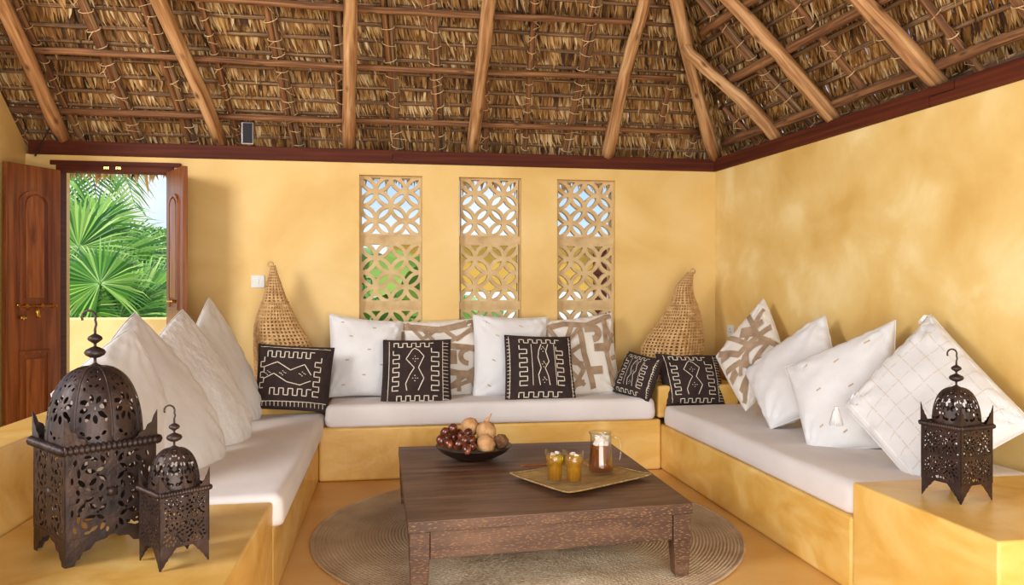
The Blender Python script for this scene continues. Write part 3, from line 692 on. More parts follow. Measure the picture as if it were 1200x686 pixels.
def ribbon(q, surf, pts, w_, lift=.0016, step=.02, side=1, taper=False):
    P = []
    for (a, b) in zip(pts[:-1], pts[1:]):
        L_ = math.hypot(b[0] - a[0], b[1] - a[1]); m_ = max(1, int(L_ / step))
        for k in range(m_): P.append((a[0] + (b[0] - a[0]) * k / m_, a[1] + (b[1] - a[1]) * k / m_))
    P.append(pts[-1]); vs = []
    cl = lambda t: min(.985, max(.015, t))
    for i, p in enumerate(P):
        a = P[max(i - 1, 0)]; b = P[min(i + 1, len(P) - 1)]
        dx, dy = b[0] - a[0], b[1] - a[1]; L_ = math.hypot(dx, dy) or 1
        nx_, ny_ = -dy / L_ * w_ / 2, dx / L_ * w_ / 2
        for sgn in (1, 0, -1):
            vs.append(surf(cl(p[0] + sgn * nx_), cl(p[1] + sgn * ny_), side, (lift + (.0008 if sgn == 0 else 0)) * side))
    fs = []
    for i in range(len(P) - 1):
        for k in range(2): fs.append((3 * i + k, 3 * i + k + 1, 3 * i + k + 4, 3 * i + k + 3))
    q.add(vs, fs)
def meander(p0, p1, depth, n):
    """square key-fret running from p0 to p1"""
    dx, dy = p1[0] - p0[0], p1[1] - p0[1]; L_ = math.hypot(dx, dy); ux_, uy_ = dx / L_, dy / L_; nx_, ny_ = -uy_, ux_
    out = []; h = 0
    for k in range(n + 1):
        t = L_ * k / n; b = (p0[0] + ux_ * t, p0[1] + uy_ * t)
        out.append((b[0] + nx_ * depth * h, b[1] + ny_ * depth * h)); h = 1 - h
        if k < n: out.append((b[0] + nx_ * depth * h, b[1] + ny_ * depth * h))
    return out
def dot(q, surf, u, v, w_=.012): ribbon(q, surf, [(u - w_ * .6, v), (u + w_ * .6, v)], w_)

# white plain / stitched cushions
def stitches(o, surf, spots, ang=0, m='tan_stitch', L_=.05):
    q = MB()
    for (u, v) in spots:
        for dv in (-.004, .004): ribbon(q, surf, [(u - L_ / 2, v + dv + ang), (u + L_ / 2, v + dv - ang)], .007)
    q.build('stitch_marks', M[m], o)['kind'] = 'stuff'
q8 = [(.18, .9), (.62, .86), (.3, .72), (.78, .70), (.55, .56), (.25, .42), (.72, .38), (.48, .24), (.2, .12), (.82, .14)]
o, s1 = cushion('large_cushion', [(-0.433, 5.69, 1.096), (0.087, 5.69, 1.037), (0.09, 5.52, 0.503), (-0.431, 5.52, 0.514)], .20, M['white'], 'white cushion with tan stitch marks, first from the left on the back bench', group='large white cushions', concave=.06, seed=3)
stitches(o, s1, q8)
o, s1 = cushion('large_cushion', [(0.605, 5.66, 1.086), (1.172, 5.66, 1.064), (1.135, 5.48, 0.48), (0.586, 5.48, 0.492)], .20, M['white'], 'white cushion between the two brown-patterned cushions on the back bench', group='large white cushions', concave=.06, seed=11)
stitches(o, s1, q8[::-1], ang=.01)
# taupe brush-pattern cushions
def arc(cx_, cy_, rx, ry, a0, a1, n=12): return [(cx_ + rx * math.cos(R(a0 + (a1 - a0) * k / n)), cy_ + ry * math.sin(R(a0 + (a1 - a0) * k / n))) for k in range(n + 1)]
PAT = dict(
  b=[([(.05, .93), (.5, .86), (.95, .95)], .07), ([(.1, .98), (.28, .74), (.5, .88)], .035), ([(.5, .9), (.72, .72), (.97, .9)], .04), ([(.02, .70), (.97, .60)], .06),
     ([(.08, .62), (.3, .72)], .035), ([(.55, .66), (.93, .84)], .035), ([(.62, .58), (.62, .40)], .13), (arc(.86, .5, .10, .09, 90, 270), .05), ([(.03, .86), (.03, .1)], .04), ([(.86, .3), (.97, .05)], .05), ([(.3, .86), (.5, .6)], .035), ([(.36, .28), (.62, .1), (.9, .2)], .035), ([(.14, .30), (.32, .55)], .035), (arc(.5, .1, .44, .22, 0, 180), .045), ([(.05, .30), (.95, .28)], .05),
     ([(.2, .55), (.36, .3)], .04), ([(.5, .04), (.95, .35)], .04), ([(.08, .05), (.5, .30)], .04), ([(.25, .5), (.05, .44)], .05), ([(.72, .05), (.72, .28)], .04)],
  d=[([(.02, .88), (.3, .92), (.6, .86), (.97, .97)], .06), ([(.1, .86), (.3, .5), (.12, .2)], .045), ([(.42, .92), (.26, .6), (.5, .3), (.34, .06)], .045), ([(.5, .9), (.52, .5), (.62, .05)], .055), ([(.06, .48), (.5, .36)], .045),
     ([(.08, .08), (.5, .14)], .05), (arc(.66, .74, .09, .08, -90, 90), .07), ([(.66, .84), (.66, .76)], .14), ([(.76, .6), (.76, .50)], .14), ([(.66, .32), (.66, .22)], .14), ([(.86, .94), (.84, .5), (.9, .06)], .05), ([(.84, .9), (.96, .6)], .035), ([(.86, .5), (.97, .72)], .035),
     ([(.88, .3), (.97, .1)], .04), ([(.04, .86), (.06, .1)], .04), ([(.28, .34), (.5, .1)], .035), ([(.08, .7), (.26, .6)], .035), ([(.28, .62), (.5, .84)], .035), ([(.1, .3), (.3, .08)], .035), ([(.3, .5), (.5, .6)], .04), ([(.9, .4), (.97, .42)], .04)],
  j=[([(.06, .94), (.34, .58), (.96, .5)], .06), ([(.3, .96), (.5, .62), (.95, .82)], .05), ([(.04, .6), (.3, .48), (.6, .04)], .055), ([(.12, .5), (.12, .38)], .12), ([(.5, .8), (.72, .62)], .10), (arc(.52, .3, .3, .18, 10, 170), .05), ([(.1, .2), (.52, .28), (.94, .1)], .05), ([(.3, .02), (.52, .3), (.9, .34)], .05), ([(.7, .95), (.74, .5), (.97, .2)], .05), ([(.36, .44), (.46, .38)], .12), ([(.05, .06), (.3, .22)], .05), ([(.05, .8), (.2, .72)], .05), ([(.8, .7), (.8, .62)], .11)])
def brush(o, surf, key):
    q = MB()
    for k, (pts, w_) in enumerate(PAT[key]): ribbon(q, surf, pts, w_ * 1.35, lift=.0035 + .0006 * k)
    q.build('brush_pattern', M['brown_paint'], o, smooth=True)['kind'] = 'stuff'
o, s1 = cushion('patterned_cushion', [(0.062, 5.73, 1.03), (0.651, 5.73, 1.058), (0.653, 5.58, 0.483), (0.091, 5.58, 0.495)], .13, M['natural'], 'ecru cushion with taupe brushwork on the back bench, between two white cushions', n=46, wr=.006, group='taupe and ecru patterned cushions', concave=.04, seed=5); brush(o, s1, 'b')
o, s1 = cushion('patterned_cushion', [(1.113, 5.69, 1.031), (1.678, 5.69, 1.093), (1.688, 5.5, 0.509), (1.118, 5.46, 0.464)], .17, M['natural'], 'ecru cushion with taupe brushwork at the right end of the back bench', n=46, wr=.006, group='taupe and ecru patterned cushions', concave=.04, seed=8); brush(o, s1, 'd')
o, s1 = cushion('patterned_cushion', [(2.218, 5.005, 0.809), (2.544, 4.956, 1.209), (2.517, 4.616, 0.804), (2.254, 4.63, 0.489)], .15, M['natural'], 'ecru cushion with taupe brushwork leaning on the right wall', n=46, wr=.006, group='taupe and ecru patterned cushions', concave=-.06, seed=9); brush(o, s1, 'j')
# dark mudcloth cushions
def zig(x0, x1, y, h, n, ph=0): return [(x0 + (x1 - x0) * k / n, y + (h if (k + ph) % 2 else -h)) for k in range(n + 1)]
def sw(pts): return [(b, a) for a, b in pts]
def mud(o, surf, style):
    q = MB(); w_ = .014; rb = lambda pts, ww=w_: ribbon(q, surf, pts, ww)
    if style == 'wide':
        rb(meander((.14, .78), (.76, .78), .10, 11)); rb(meander((.20, .20), (.76, .20), .10, 9)); rb([(.03, .10), (.97, .11)], .010)
        for k in range(17): rb([(.05 + .055 * k, .035), (.05 + .055 * k, .10)], .008)
        rb([(.04, .95), (.96, .95)], .009)
        rb([(.10, .62), (.28, .70), (.46, .58), (.64, .68), (.74, .52)], .013); rb([(.10, .44), (.24, .52), (.42, .40), (.60, .36), (.74, .43)], .013)
        rb(sw(meander((.24, .84), (.80, .84), .08, 9)) if 0 else meander((.86, .20), (.86, .80), .08, 8)); rb(meander((.10, .30), (.10, .78), .05, 6))
        for c in (.15, .36, .62):
            for dx_, dy_ in ((-.04, 0), (0, .03), (0, -.03), (.04, 0), (.02, .01), (-.02, -.01)): dot(q, surf, c + dx_, .53 + dy_)
    elif style == 'tall':
        rb(meander((.16, .86), (.74, .86), .07, 9)); rb(meander((.22, .03), (.80, .03), .07, 9)); rb([(.09, .04), (.09, .96)], .009)
        rb(meander((.24, .18), (.24, .80), .09, 9)); rb(meander((.82, .18), (.82, .84), .11, 9)); rb([(.88, .04), (.88, .96)], .009)
        for k in range(17): rb([(.88, .06 + .054 * k), (.965, .06 + .054 * k)], .008)
        L_ = [(.36, .18), (.34, .28), (.40, .42), (.46, .52), (.34, .66), (.42, .80), (.46, .84)]
        rb(L_, .012); rb([(.52, .18), (.60, .36), (.52, .52), (.60, .70), (.52, .80), (.46, .84)], .012)
        for c in (.36, .66):
            for dx_, dy_ in ((-.03, 0), (0, .04), (0, -.04), (.04, 0), (.01, .0)): dot(q, surf, .47 + dx_, c + dy_)
    else:
        rb(meander((.20, .86), (.80, .86), .06, 9)); rb(meander((.18, .03), (.80, .03), .07, 9))
        rb([(.05, .03), (.05, .97)], .009); rb([(.96, .03), (.96, .97)], .009)
        for k in range(17): rb([(.0, .06 + .054 * k), (.06, .06 + .054 * k)], .008); rb([(.95, .06 + .054 * k), (.99, .06 + .054 * k)], .008)
        rb(meander((.30, .20), (.30, .82), .11, 9)); rb(meander((.84, .20), (.84, .80), .10, 9)); rb([(.38, .20), (.37, .84)], .009); rb([(.72, .20), (.71, .84)], .009)
        rb([(.48, .20), (.46, .36), (.50, .46), (.46, .62), (.48, .74), (.52, .84)], .012); rb([(.62, .20), (.60, .34), (.56, .46), (.62, .56), (.58, .72), (.62, .84)], .012)
        for c in (.28, .52, .76):
            for dx_, dy_ in ((-.02, 0), (0, .04), (0, -.04), (.03, 0), (.01, .02)): dot(q, surf, .54 + dx_, c + dy_)
    q.build('cream_pattern', M['cream_line'], o)['kind'] = 'stuff'
def dark(corners, style, label, seed, thick=.15):
    o, s_ = cushion('dark_cushion', corners, thick, M['mud'], label, group='small dark brown mudcloth cushions', concave=.03, seed=seed, wr=.005, n=40); mud(o, s_, style); return o
dark([(-0.871, 5.36, 0.906), (-0.373, 5.36, 0.872), (-0.408, 5.22, 0.452), (-0.876, 5.22, 0.492)], 'wide', 'dark brown cushion with cream zigzags in front of the left wicker basket', 2)
dark([(-0.047, 5.46, 0.915), (0.425, 5.46, 0.916), (0.419, 5.3, 0.479), (-0.063, 5.3, 0.484)], 'tall', 'dark brown cushion with cream zigzags leaning on the left stitched white cushion', 4)
dark([(0.806, 5.42, 0.946), (1.286, 5.42, 0.929), (1.291, 5.26, 0.494), (0.788, 5.26, 0.494)], 'fret', 'dark brown cushion with cream lines leaning on the middle white cushion', 6)
dark([(1.758, 5.513, 0.811), (1.897, 5.187, 0.774), (1.782, 5.144, 0.488), (1.621, 5.473, 0.52)], 'fret', 'small tilted dark brown cushion at the right end of the back mattress', 8, .15)
dark([(1.898, 5.33, 0.805), (2.375, 5.33, 0.787), (2.376, 5.2, 0.442), (1.934, 5.2, 0.446)], 'tall', 'dark brown cushion with cream lines on the far end of the right mattress', 10)
# big white cushions of the right bench
cushion('large_cushion', [(2.254, 4.64, 0.74), (2.59, 4.275, 1.116), (2.484, 3.922, 0.648), (2.196, 4.195, 0.452)], .20, M['white'], 'plain white cushion on the right bench, next to the patterned one', group='large white cushions', concave=.0, seed=12)
o, s1 = cushion('large_cushion', [(2.227, 4.084, 0.821), (2.646, 3.697, 1.105), (2.487, 3.475, 0.477), (2.162, 3.719, 0.412)], .20, M['white'], 'white cushion with tan stitch marks and tassel, behind the grid-stitched one on the right', group='large white cushions', concave=.03, seed=14)
stitches(o, s1, [(.2, .86), (.5, .78), (.78, .86), (.3, .55), (.62, .5), (.25, .2), (.5, .12), (.75, .2)], ang=-.008)
q = MB(); c = Vector((2.131, 3.421, 0.644))
for k in range(26):
    a = 2 * PI * k / 26; q.tube([c + Vector((0, 0, .05)), c + Vector((.014 * math.cos(a), .014 * math.sin(a), .03)), c + Vector((.03 * math.cos(a), .03 * math.sin(a), -.03 - .01 * rng.random()))], .0035, 4)
q.tube([c + Vector((0, 0, .03)), c + Vector((0, 0, .055))], .010, 8); q.build('tassel', M['white'], o, smooth=True)
o, s1 = cushion('large_cushion', [(2.205, 3.482, 0.691), (2.669, 3.461, 1.139), (2.679, 2.84, 0.691), (2.253, 2.99, 0.387)], .20, M['white'], 'large white cushion with stitched grid, tipped on its corner, nearest on the right bench', group='large white cushions', concave=.02, seed=16)
q = MB()
for k in range(1, 7):
    for z in range(9): 
        ribbon(q, s1, [(k / 7, .06 + z * .1), (k / 7, .06 + z * .1 + .085)], .007, lift=.0012); ribbon(q, s1, [(.06 + z * .1, k / 7), (.06 + z * .1 + .085, k / 7)], .007, lift=.0012)
q.build('grid_stitching', M['grid_stitch'], o)['kind'] = 'stuff'
q = MB()
for pts in ([(.04, .04), (.96, .04), (.96, .96), (.04, .96), (.04, .04)],): ribbon(q, s1, pts, .008)
q.build('piping', M['white_line'], o)
q = MB(); c = Vector((2.669, 3.461, 1.131))
for k in range(16):
    a = 2 * PI * k / 16; q.tube([c, c + Vector((-.015 + .006 * math.cos(a), .02 + .006 * math.sin(a), .004)), c + Vector((-.03 + .010 * math.cos(a), .035 + .012 * math.sin(a), -.035 + .006 * math.sin(3 * a)))], .0022, 4)
q.build('tassel', M['white_line'], o, smooth=True)
# big white cushions of the left bench
for cs, lab, sd, m_ in (
  ([(-1.298, 3.224, 0.856), (-1.145, 3.645, 1.094), (-0.987, 3.701, 0.445), (-1.143, 3.24, 0.482)], 'large white cushion behind the big lantern, nearest of the four on the left bench', 20, 'white'),
  ([(-1.262, 3.491, 0.9), (-1.26, 4.088, 1.152), (-0.83, 4.061, 0.461), (-1.011, 3.553, 0.457)], 'large white cushion on the left bench behind the small lantern, second nearest of the four', 21, 'white'),
  ([(-1.189, 3.986, 0.929), (-1.16, 4.589, 1.153), (-0.797, 4.582, 0.482), (-0.965, 4.183, 0.458)], 'large white cushion with crumpled embroidery, third of the four on the left bench', 22, 'white_crumple'),
  ([(-1.168, 4.641, 0.874), (-1.168, 5.269, 1.217), (-0.848, 5.248, 0.481), (-1.0, 4.938, 0.479)], 'large white cushion on the left bench, farthest of the four, beside the left basket', 23, 'white')):
    cushion('large_cushion', cs, .17, M[m_], lab, group='large white cushions', concave=-.34, seed=sd, wr=.009, sag=.6, n=34, peak=.45)

# ------------------------------------------------------------------ wicker baskets (tall gourd-shaped traps)
def basket(base, label, rots, stops, sq, curl):
    """stops: (height, left, right) in world x / z, top row first"""
    root = empty('wicker_basket', base, label, 'basket', 'tall woven gourd-shaped baskets')
    st = sorted(stops); zz = [st[0][0] + (st[-1][0] - st[0][0]) * k / 40 for k in range(41)]
    for _ in range(1): st = [(z, sum(np.interp(z + d_, [a[0] for a in st], [a[1] for a in st]) for d_ in (-.05, -.025, 0, .025, .05)) / 5, sum(np.interp(z + d_, [a[0] for a in st], [a[2] for a in st]) for d_ in (-.05, -.025, 0, .025, .05)) / 5) for z in zz]
    def interp(v):
        z = base[2] + (st[-1][0] - base[2]) * v
        for (a, b) in zip(st[:-1], st[1:]):
            if z <= b[0]:
                t = max(0, (z - a[0]) / (b[0] - a[0])); return (b[2] - b[1]) / 2 * t + (a[2] - a[1]) / 2 * (1 - t), (b[2] + b[1]) / 2 * t + (a[2] + a[1]) / 2 * (1 - t), z
        return (st[-1][2] - st[-1][1]) / 2, (st[-1][2] + st[-1][1]) / 2, z
    def surf(a, v):
        r_, ox, z = interp(v); r_ *= .93
        ca, sa = math.cos(a), math.sin(a); k = (abs(ca) ** sq + abs(sa) ** sq) ** (-1 / sq); k = 1 + (k - 1) * min(1, r_ / .09)
        x, y = r_ * k * ca, r_ * k * sa; c_, s_ = math.cos(rots), math.sin(rots)
        return (ox + x * c_ - y * s_, base[1] + (x * s_ + y * c_) * .95, z)
    q = MB()
    for lo, hi, NU, NV in ((0, .70, 38, 25), (.70, 1.0, 18, 13)):
        def weave(U, V): 
            fu, fv = np.mod(U, 1), np.mod(V, 1)
            return np.minimum(.27 - np.abs(fu - .5), .29 - np.abs(fv - .5))
        def mp_(u, v):
            p = surf(2 * PI * u / NU, lo + (hi - lo) * v / NV); r2, ox2, _z = interp(lo + (hi - lo) * v / NV)
            k_ = 1 + .012 * math.cos(PI * (2 * u)) * math.cos(2 * PI * v) + .010 * noise.noise(Vector((u * 1.7, v * 1.7, lo)))
            return (ox2 + (p[0] - ox2) * k_, base[1] + (p[1] - base[1]) * k_, p[2])
        pierced(q, weave, NU * 4, NV * 4, mp_, NU, NV)
    o = q.build('woven_body', M['wicker'], root); solid(o, .004)
    for v in (0.015, .70):
        q = MB(); q.tube([surf(2 * PI * i / 36, v) for i in range(37)], .007, 6, cap=False); q.build('binding_hoop', M['wicker'], root, smooth=True)
    q = MB(); r_, ox, z = interp(1); t0 = Vector((ox, base[1], z)); pts = [t0 + Vector((0, 0, -.03)), t0]
    for k in range(1, 15):
        a = k / 14 * PI * 1.7; pts.append(t0 + Vector((curl * .018 * (1 - math.cos(a)), 0, .018 * math.sin(a) + .006)))
    q.tube(pts, .005, 6); q.build('curled_tip', M['wicker'], root, smooth=True)
basket((-.72, 5.58, .577), 'tall woven wicker basket with curled tip in the left corner, behind a dark cushion', R(24), [(1.441, -0.821, -0.798), (1.376, -0.838, -0.775), (1.316, -0.856, -0.752), (1.238, -0.873, -0.728), (1.178, -0.884, -0.705), (1.101, -0.919, -0.670), (1.029, -0.936, -0.635), (0.940, -0.942, -0.577), (0.851, -0.942, -0.530), (0.672, -0.930, -0.507)], 3.2, -1)
basket((2.13, 5.52, .592), 'tall woven wicker basket with curled tip in the right corner, tip bending right', R(34), [(1.405, 2.242, 2.269), (1.359, 2.174, 2.262), (1.308, 2.127, 2.248), (1.199, 2.113, 2.269), (1.128, 2.073, 2.296), (1.045, 2.026, 2.310), (0.981, 1.979, 2.316), (0.886, 1.899, 2.323), (0.790, 1.873, 2.310), (0.631, 1.873, 2.303)], 3.6, 1)

# ------------------------------------------------------------------ rug
q = MB(); RC = (.71, 3.99); prof = []; NR = 66; RR = 1.10
for k in range(NR):
    r0 = RR * (NR - k) / NR; dr_ = RR / NR
    prof += [(r0, .004), (r0 - dr_ * .25, .0095), (r0 - dr_ * .5, .011), (r0 - dr_ * .75, .0095)]
prof = [(RR, .001)] + prof + [(.0005, .006)]
q.lathe(prof, 120, (RC[0], RC[1], 0)); o = q.build('round_rug', M['rug'], smooth=True)
tag(o, 'round coiled natural fibre rug on the floor beneath the low table', 'rug')
q = MB(); q.tube([(RC[0] + RR * math.cos(2 * PI * k / 140), RC[1] + RR * math.sin(2 * PI * k / 140), .008) for k in range(141)], .007, 6, cap=False); q.build('rug_border', M['rug'], o, smooth=True)

# ------------------------------------------------------------------ low table
TZ = .335; TC = [(0.07, 3.077, 0.335), (1.299, 3.169, 0.335), (1.324, 4.582, 0.335), (0.05, 4.599, 0.335)]
TC = [Vector(c) for c in TC]; ctr = sum(TC, Vector()) / 4
tb = empty('low_table', (ctr.x, ctr.y, .014), 'low square dark palm-wood coffee table standing on the round rug', 'table')
q = MB(); q.prism([(c.x, c.y) for c in TC], TZ - .004, TZ); o = q.build('table_top', M['palmwood'], tb)
q = MB(); q.prism([(c.x, c.y) for c in TC], TZ - .045, TZ - .0042); o = q.build('table_edge', M['fleck'], tb); bevel(o, .003)
def inset(c, a, b, d): return c + (a - c).normalized() * d + (b - c).normalized() * d
LC = []
for i in range(4):
    c = TC[i]; a = TC[(i + 1) % 4]; b = TC[(i - 1) % 4]; ea = (a - c).normalized(); eb = (b - c).normalized()
    k = c + ea * .006 + eb * .006; w_ = .082; LC.append((k, ea, eb))
    top = [k, k + ea * w_, k + ea * w_ + eb * w_, k + eb * w_]; bot = [k + ea * .008 + eb * .008, k + ea * (w_ - .012) + eb * .008, k + ea * (w_ - .012) + eb * (w_ - .012), k + ea * .008 + eb * (w_ - .012)]
    q = MB(); vs = [(p.x, p.y, .016) for p in bot] + [(p.x, p.y, .18) for p in top] + [(p.x, p.y, TZ - .046) for p in top]
    if i in (1, 3): pass
    q.add(vs, [(3, 2, 1, 0), (8, 9, 10, 11)] + [(r_ * 4 + j, r_ * 4 + (j + 1) % 4, (r_ + 1) * 4 + (j + 1) % 4, (r_ + 1) * 4 + j) for r_ in range(2) for j in range(4)])
    bevel(q.build('leg', M['fleck'], tb), .004)
for i in range(4):
    c = TC[i]; a = TC[(i + 1) % 4]; e_ = (a - c).normalized(); n_ = (TC[(i - 1) % 4] - c).normalized()
    p0 = c + e_ * .09 + n_ * .012; p1 = a - e_ * .09 + n_ * .012; p2 = p1 + n_ * .03; p3 = p0 + n_ * .03
    q = MB(); q.prism([(p.x, p.y) for p in (p0, p1, p2, p3)], TZ - .158, TZ - .046); bevel(q.build('apron', M['fleck'], tb), .003)

# ------------------------------------------------------------------ fruit bowl
BC = Vector((.455, 4.20, TZ))
q = MB(); pr_ = [(.0, .003), (.06, .0), (.075, .001), (.13, .018), (.18, .045), (.207, .073), (.211, .076), (.207, .078), (.176, .053), (.125, .027), (.06, .012), (.0, .010)]
q.lathe(pr_, 48, tuple(BC)); o = tag(q.build('fruit_bowl', M['bowl'], smooth=True, origin=tuple(BC)), 'shallow dark wooden bowl on the back left of the low table', 'bowl')
def fruit(name, r0, elong, m, seg=14, rough=0.0, tip=False):
    q = MB(); prof = []
    for k in range(11):
        t = PI * k / 10; prof.append((max(.0003, r0 * math.sin(t)) * (1 + .05 * math.cos(3 * t)), -r0 * elong * math.cos(t)))
    q.lathe(prof, seg); 
    if rough: q.v = [tuple(Vector(v) * (1 + rough * noise.noise(Vector(v) * 55))) for v in q.v]
    o = q.build(name, m, origin=(0, 0, 0), smooth=True); return o
date0 = fruit('red_fruit', .0225, 1.3, M['date'])
dspots = [(-.5, 320), ]
first = True
places = [(0.288, 4.106, 0.503), (0.33, 4.119, 0.518), (0.37, 4.153, 0.483), (0.269, 4.088, 0.461), (0.305, 4.032, 0.457), (0.356, 4.044, 0.449), (0.387, 4.039, 0.467), (0.382, 4.091, 0.48), (0.43, 4.103, 0.458), (0.432, 4.042, 0.433), (0.395, 3.987, 0.432), (0.294, 4.125, 0.467), (0.337, 4.149, 0.466), (0.419, 4.186, 0.48)]
DL = ['on the far left of the bowl heap', 'topmost and upright in the bowl', 'at the top middle, behind the others', 'leftmost, resting on the bowl rim', 'low at the left front of the bowl', 'low in the middle front of the bowl', 'small and darkest, in the middle of the heap', 'orange-red, upper middle of the heap', 'right side of the heap, touching the tan coconuts', 'low on the right beside the front coconut', 'lowest at the front rim of the bowl', 'tucked behind the leftmost fruits', 'in the middle left of the heap', 'at the back, below the rear coconut']
for k, (p, lab) in enumerate(zip(places, DL)):
    o = date0 if k == 0 else date0.copy()
    if k: COL.objects.link(o)
    o.location = p; o.rotation_euler = (rng.uniform(-.9, .9), rng.uniform(-.9, .9), rng.uniform(0, 6)); s_ = rng.uniform(1.0, 1.16); o.scale = (s_, s_, s_)
    tag(o, 'glossy dark red oval fruit ' + lab, 'fruit', 'dark red oval fruits in the bowl')
o = fruit('coconut', .050, 1.06, M['husk'], 24, .10); o.location = (0.441, 4.264, 0.499); tag(o, 'round tan coconut at the back of the bowl', 'coconut', 'coconuts in the bowl')
o = fruit('coconut', .054, 1.28, M['husk'], 24, .12); o.location = (0.521, 4.19, 0.476); tag(o, 'tall tan coconut with a dry pointed stem in the bowl', 'coconut', 'coconuts in the bowl')
o['_base'] = (0, 0, 0)
q = MB(); q.tube([(.0, .0, .055), (.008, 0, .075), (.022, 0, .092), (.030, 0, .108)], [.018, .009, .005, .003], 8); q.build('stem', M['husk'], o, smooth=True)
o = fruit('coconut', .051, 0.96, M['husk'], 24, .10); o.location = (0.504, 4.071, 0.439); o.rotation_euler = (.5, .9, 0); tag(o, 'tan coconut at the front of the bowl', 'coconut', 'coconuts in the bowl')
o = fruit('coconut', .042, 1.0, M['coir'], 24, .14); o.location = (0.599, 4.157, 0.433); tag(o, 'small hairy brown coconut at the right of the bowl', 'coconut', 'coconuts in the bowl')

# ------------------------------------------------------------------ tray
tr = [Vector((0.584, 3.731, 0.352)), Vector((0.782, 3.329, 0.352)), Vector((1.266, 3.605, 0.352)), Vector((1.044, 3.967, 0.352))]
tcn = sum(tr, Vector()) / 4; tcn.z = TZ
def trs(u, v):
    p = tr[0].lerp(tr[1], u).lerp(tr[3].lerp(tr[2], u), v)
    ed = min(u, 1 - u, v, 1 - v) ; h = .003 + (.017 * (1 - ed / .13) ** 1.4 if ed < .13 else 0)
    ck = (abs(2 * u - 1) * abs(2 * v - 1)) ** 6 * .006
    return (p.x, p.y, TZ + .002 + h + ck)
q = MB(); q.grid(trs, 30, 30); tray = q.build('serving_tray', M['tray'], smooth=True, origin=tuple(tcn)); solid(tray, .004)
tag(tray, 'tan woven square tray holding the jug and two glasses on the low table', 'tray')
q = MB(); loop = [trs(t / 16, 0) for t in range(16)] + [trs(1, t / 16) for t in range(16)] + [trs(1 - t / 16, 1) for t in range(16)] + [trs(0, 1 - t / 16) for t in range(17)]
q.tube(loop, .0045, 6, cap=False); q.build('braided_rim', M['tray_rim'], tray, smooth=True)
TS = TZ + .0085

# ------------------------------------------------------------------ glasses and jug
def glass_profile(): return [(.0, 0), (.030, 0), (.033, .004), (.0345, .012), (.0365, .080), (.0375, .086), (.0440, .094), (.0455, .110), (.0465, .158), (.0450, .158), (.0435, .110), (.0420, .098), (.0350, .088), (.0335, .080), (.0315, .018), (.0, .016)]
def facet(a, z): return 1 - (.035 if z < .088 else 0) * (1 - abs(math.cos(a * 6)))
gx, gy = (0.774, 3.575)
g0 = empty('tea_glass', (gx, gy, TS), 'tall faceted glass of amber iced tea, the one farther from the jug', 'glass', 'glasses of iced tea', local=True)
q = MB(); q.lathe(glass_profile(), 48, rf=facet); q.build('glass', M['glass'], g0, smooth=True)
q = MB(); q.lathe([(.0, .0165), (.0312, .0185), (.0332, .080), (.0347, .0882), (.0417, .0982), (.0432, .110), (.0442, .138), (.0, .138)], 48); q.build('tea', M['tea'], g0, smooth=True)
def cube(q, c, s_, rx, ry, rz):
    E_ = Matrix.Rotation(rz, 3, 'Z') @ Matrix.Rotation(ry, 3, 'Y') @ Matrix.Rotation(rx, 3, 'X')
    vs = [Vector(c) + E_ @ Vector((x * s_, y * s_, z * s_)) for x in (-1, 1) for y in (-1, 1) for z in (-1, 1)]
    q.add(vs, [(0, 1, 3, 2), (4, 6, 7, 5), (0, 4, 5, 1), (2, 3, 7, 6), (0, 2, 6, 4), (1, 5, 7, 3)])
q = MB(); cube(q, (-.012, -.012, .134), .011, .4, .3, .2); cube(q, (.014, .008, .136), .011, .1, .5, .9); bevel(q.build('ice_cube', M['ice'], g0), .003)
q = MB(); q.lathe([(.0, -.002), (.017, -.002), (.018, 0), (.017, .002), (.0, .002)], 20); q.v = [(x + .016, z - .030, y + .122) for x, y, z in q.v]; q.build('lime_slice', M['lime'], g0)
g1 = copy_tree(g0); g1.location = (*(0.858, 3.537), TS); g1.rotation_euler = (0, 0, 1.2); g1['label'] = 'tall faceted glass of amber iced tea, the one nearer the jug'
jx, jy = (1.046, 3.742)
jg = empty('tea_jug', (jx, jy, TS), 'clear glass jug of iced tea with handle, standing on the tray', 'jug', local=True)
q = MB(); q.lathe([(.0, 0), (.060, 0), (.0635, .004), (.0635, .010), (.0595, .05), (.054, .13), (.052, .185), (.0535, .207), (.0515, .207), (.0500, .185), (.0520, .13), (.0575, .05), (.0610, .012), (.0, .009)], 48,
                 rf=lambda a, z: 1 + (max(0, (z - .185)) * 8 * max(0, math.cos(a - PI)) ** 8)); q.build('glass', M['glass'], jg, smooth=True)
q = MB(); q.lathe([(.0, .0095), (.0606, .0125), (.0571, .05), (.0516, .13), (.0512, .142), (.0, .142)], 48); q.build('tea', M['dark_tea'], jg, smooth=True)
q = MB()
for c, a in (((-.02, -.015, .15), .3), ((.02, -.02, .152), 1.1), ((.0, .02, .155), .7), ((-.018, -.01, .176), 1.5), ((.02, .0, .178), .2), ((.0, -.028, .170), .9)): cube(q, c, .0155, a, a * 1.3, a * 2)
bevel(q.build('ice_cube', M['ice'], jg), .004)
hd = Vector((.985, -.15, 0)).normalized()
q = MB(); q.tube([tuple(hd * r_ + Vector((0, 0, z))) for r_, z in ((.052, .178), (.070, .180), (.090, .172), (.100, .150), (.101, .110), (.098, .072), (.092, .064))], .0052, 8); q.build('handle', M['glass'], jg, smooth=True)
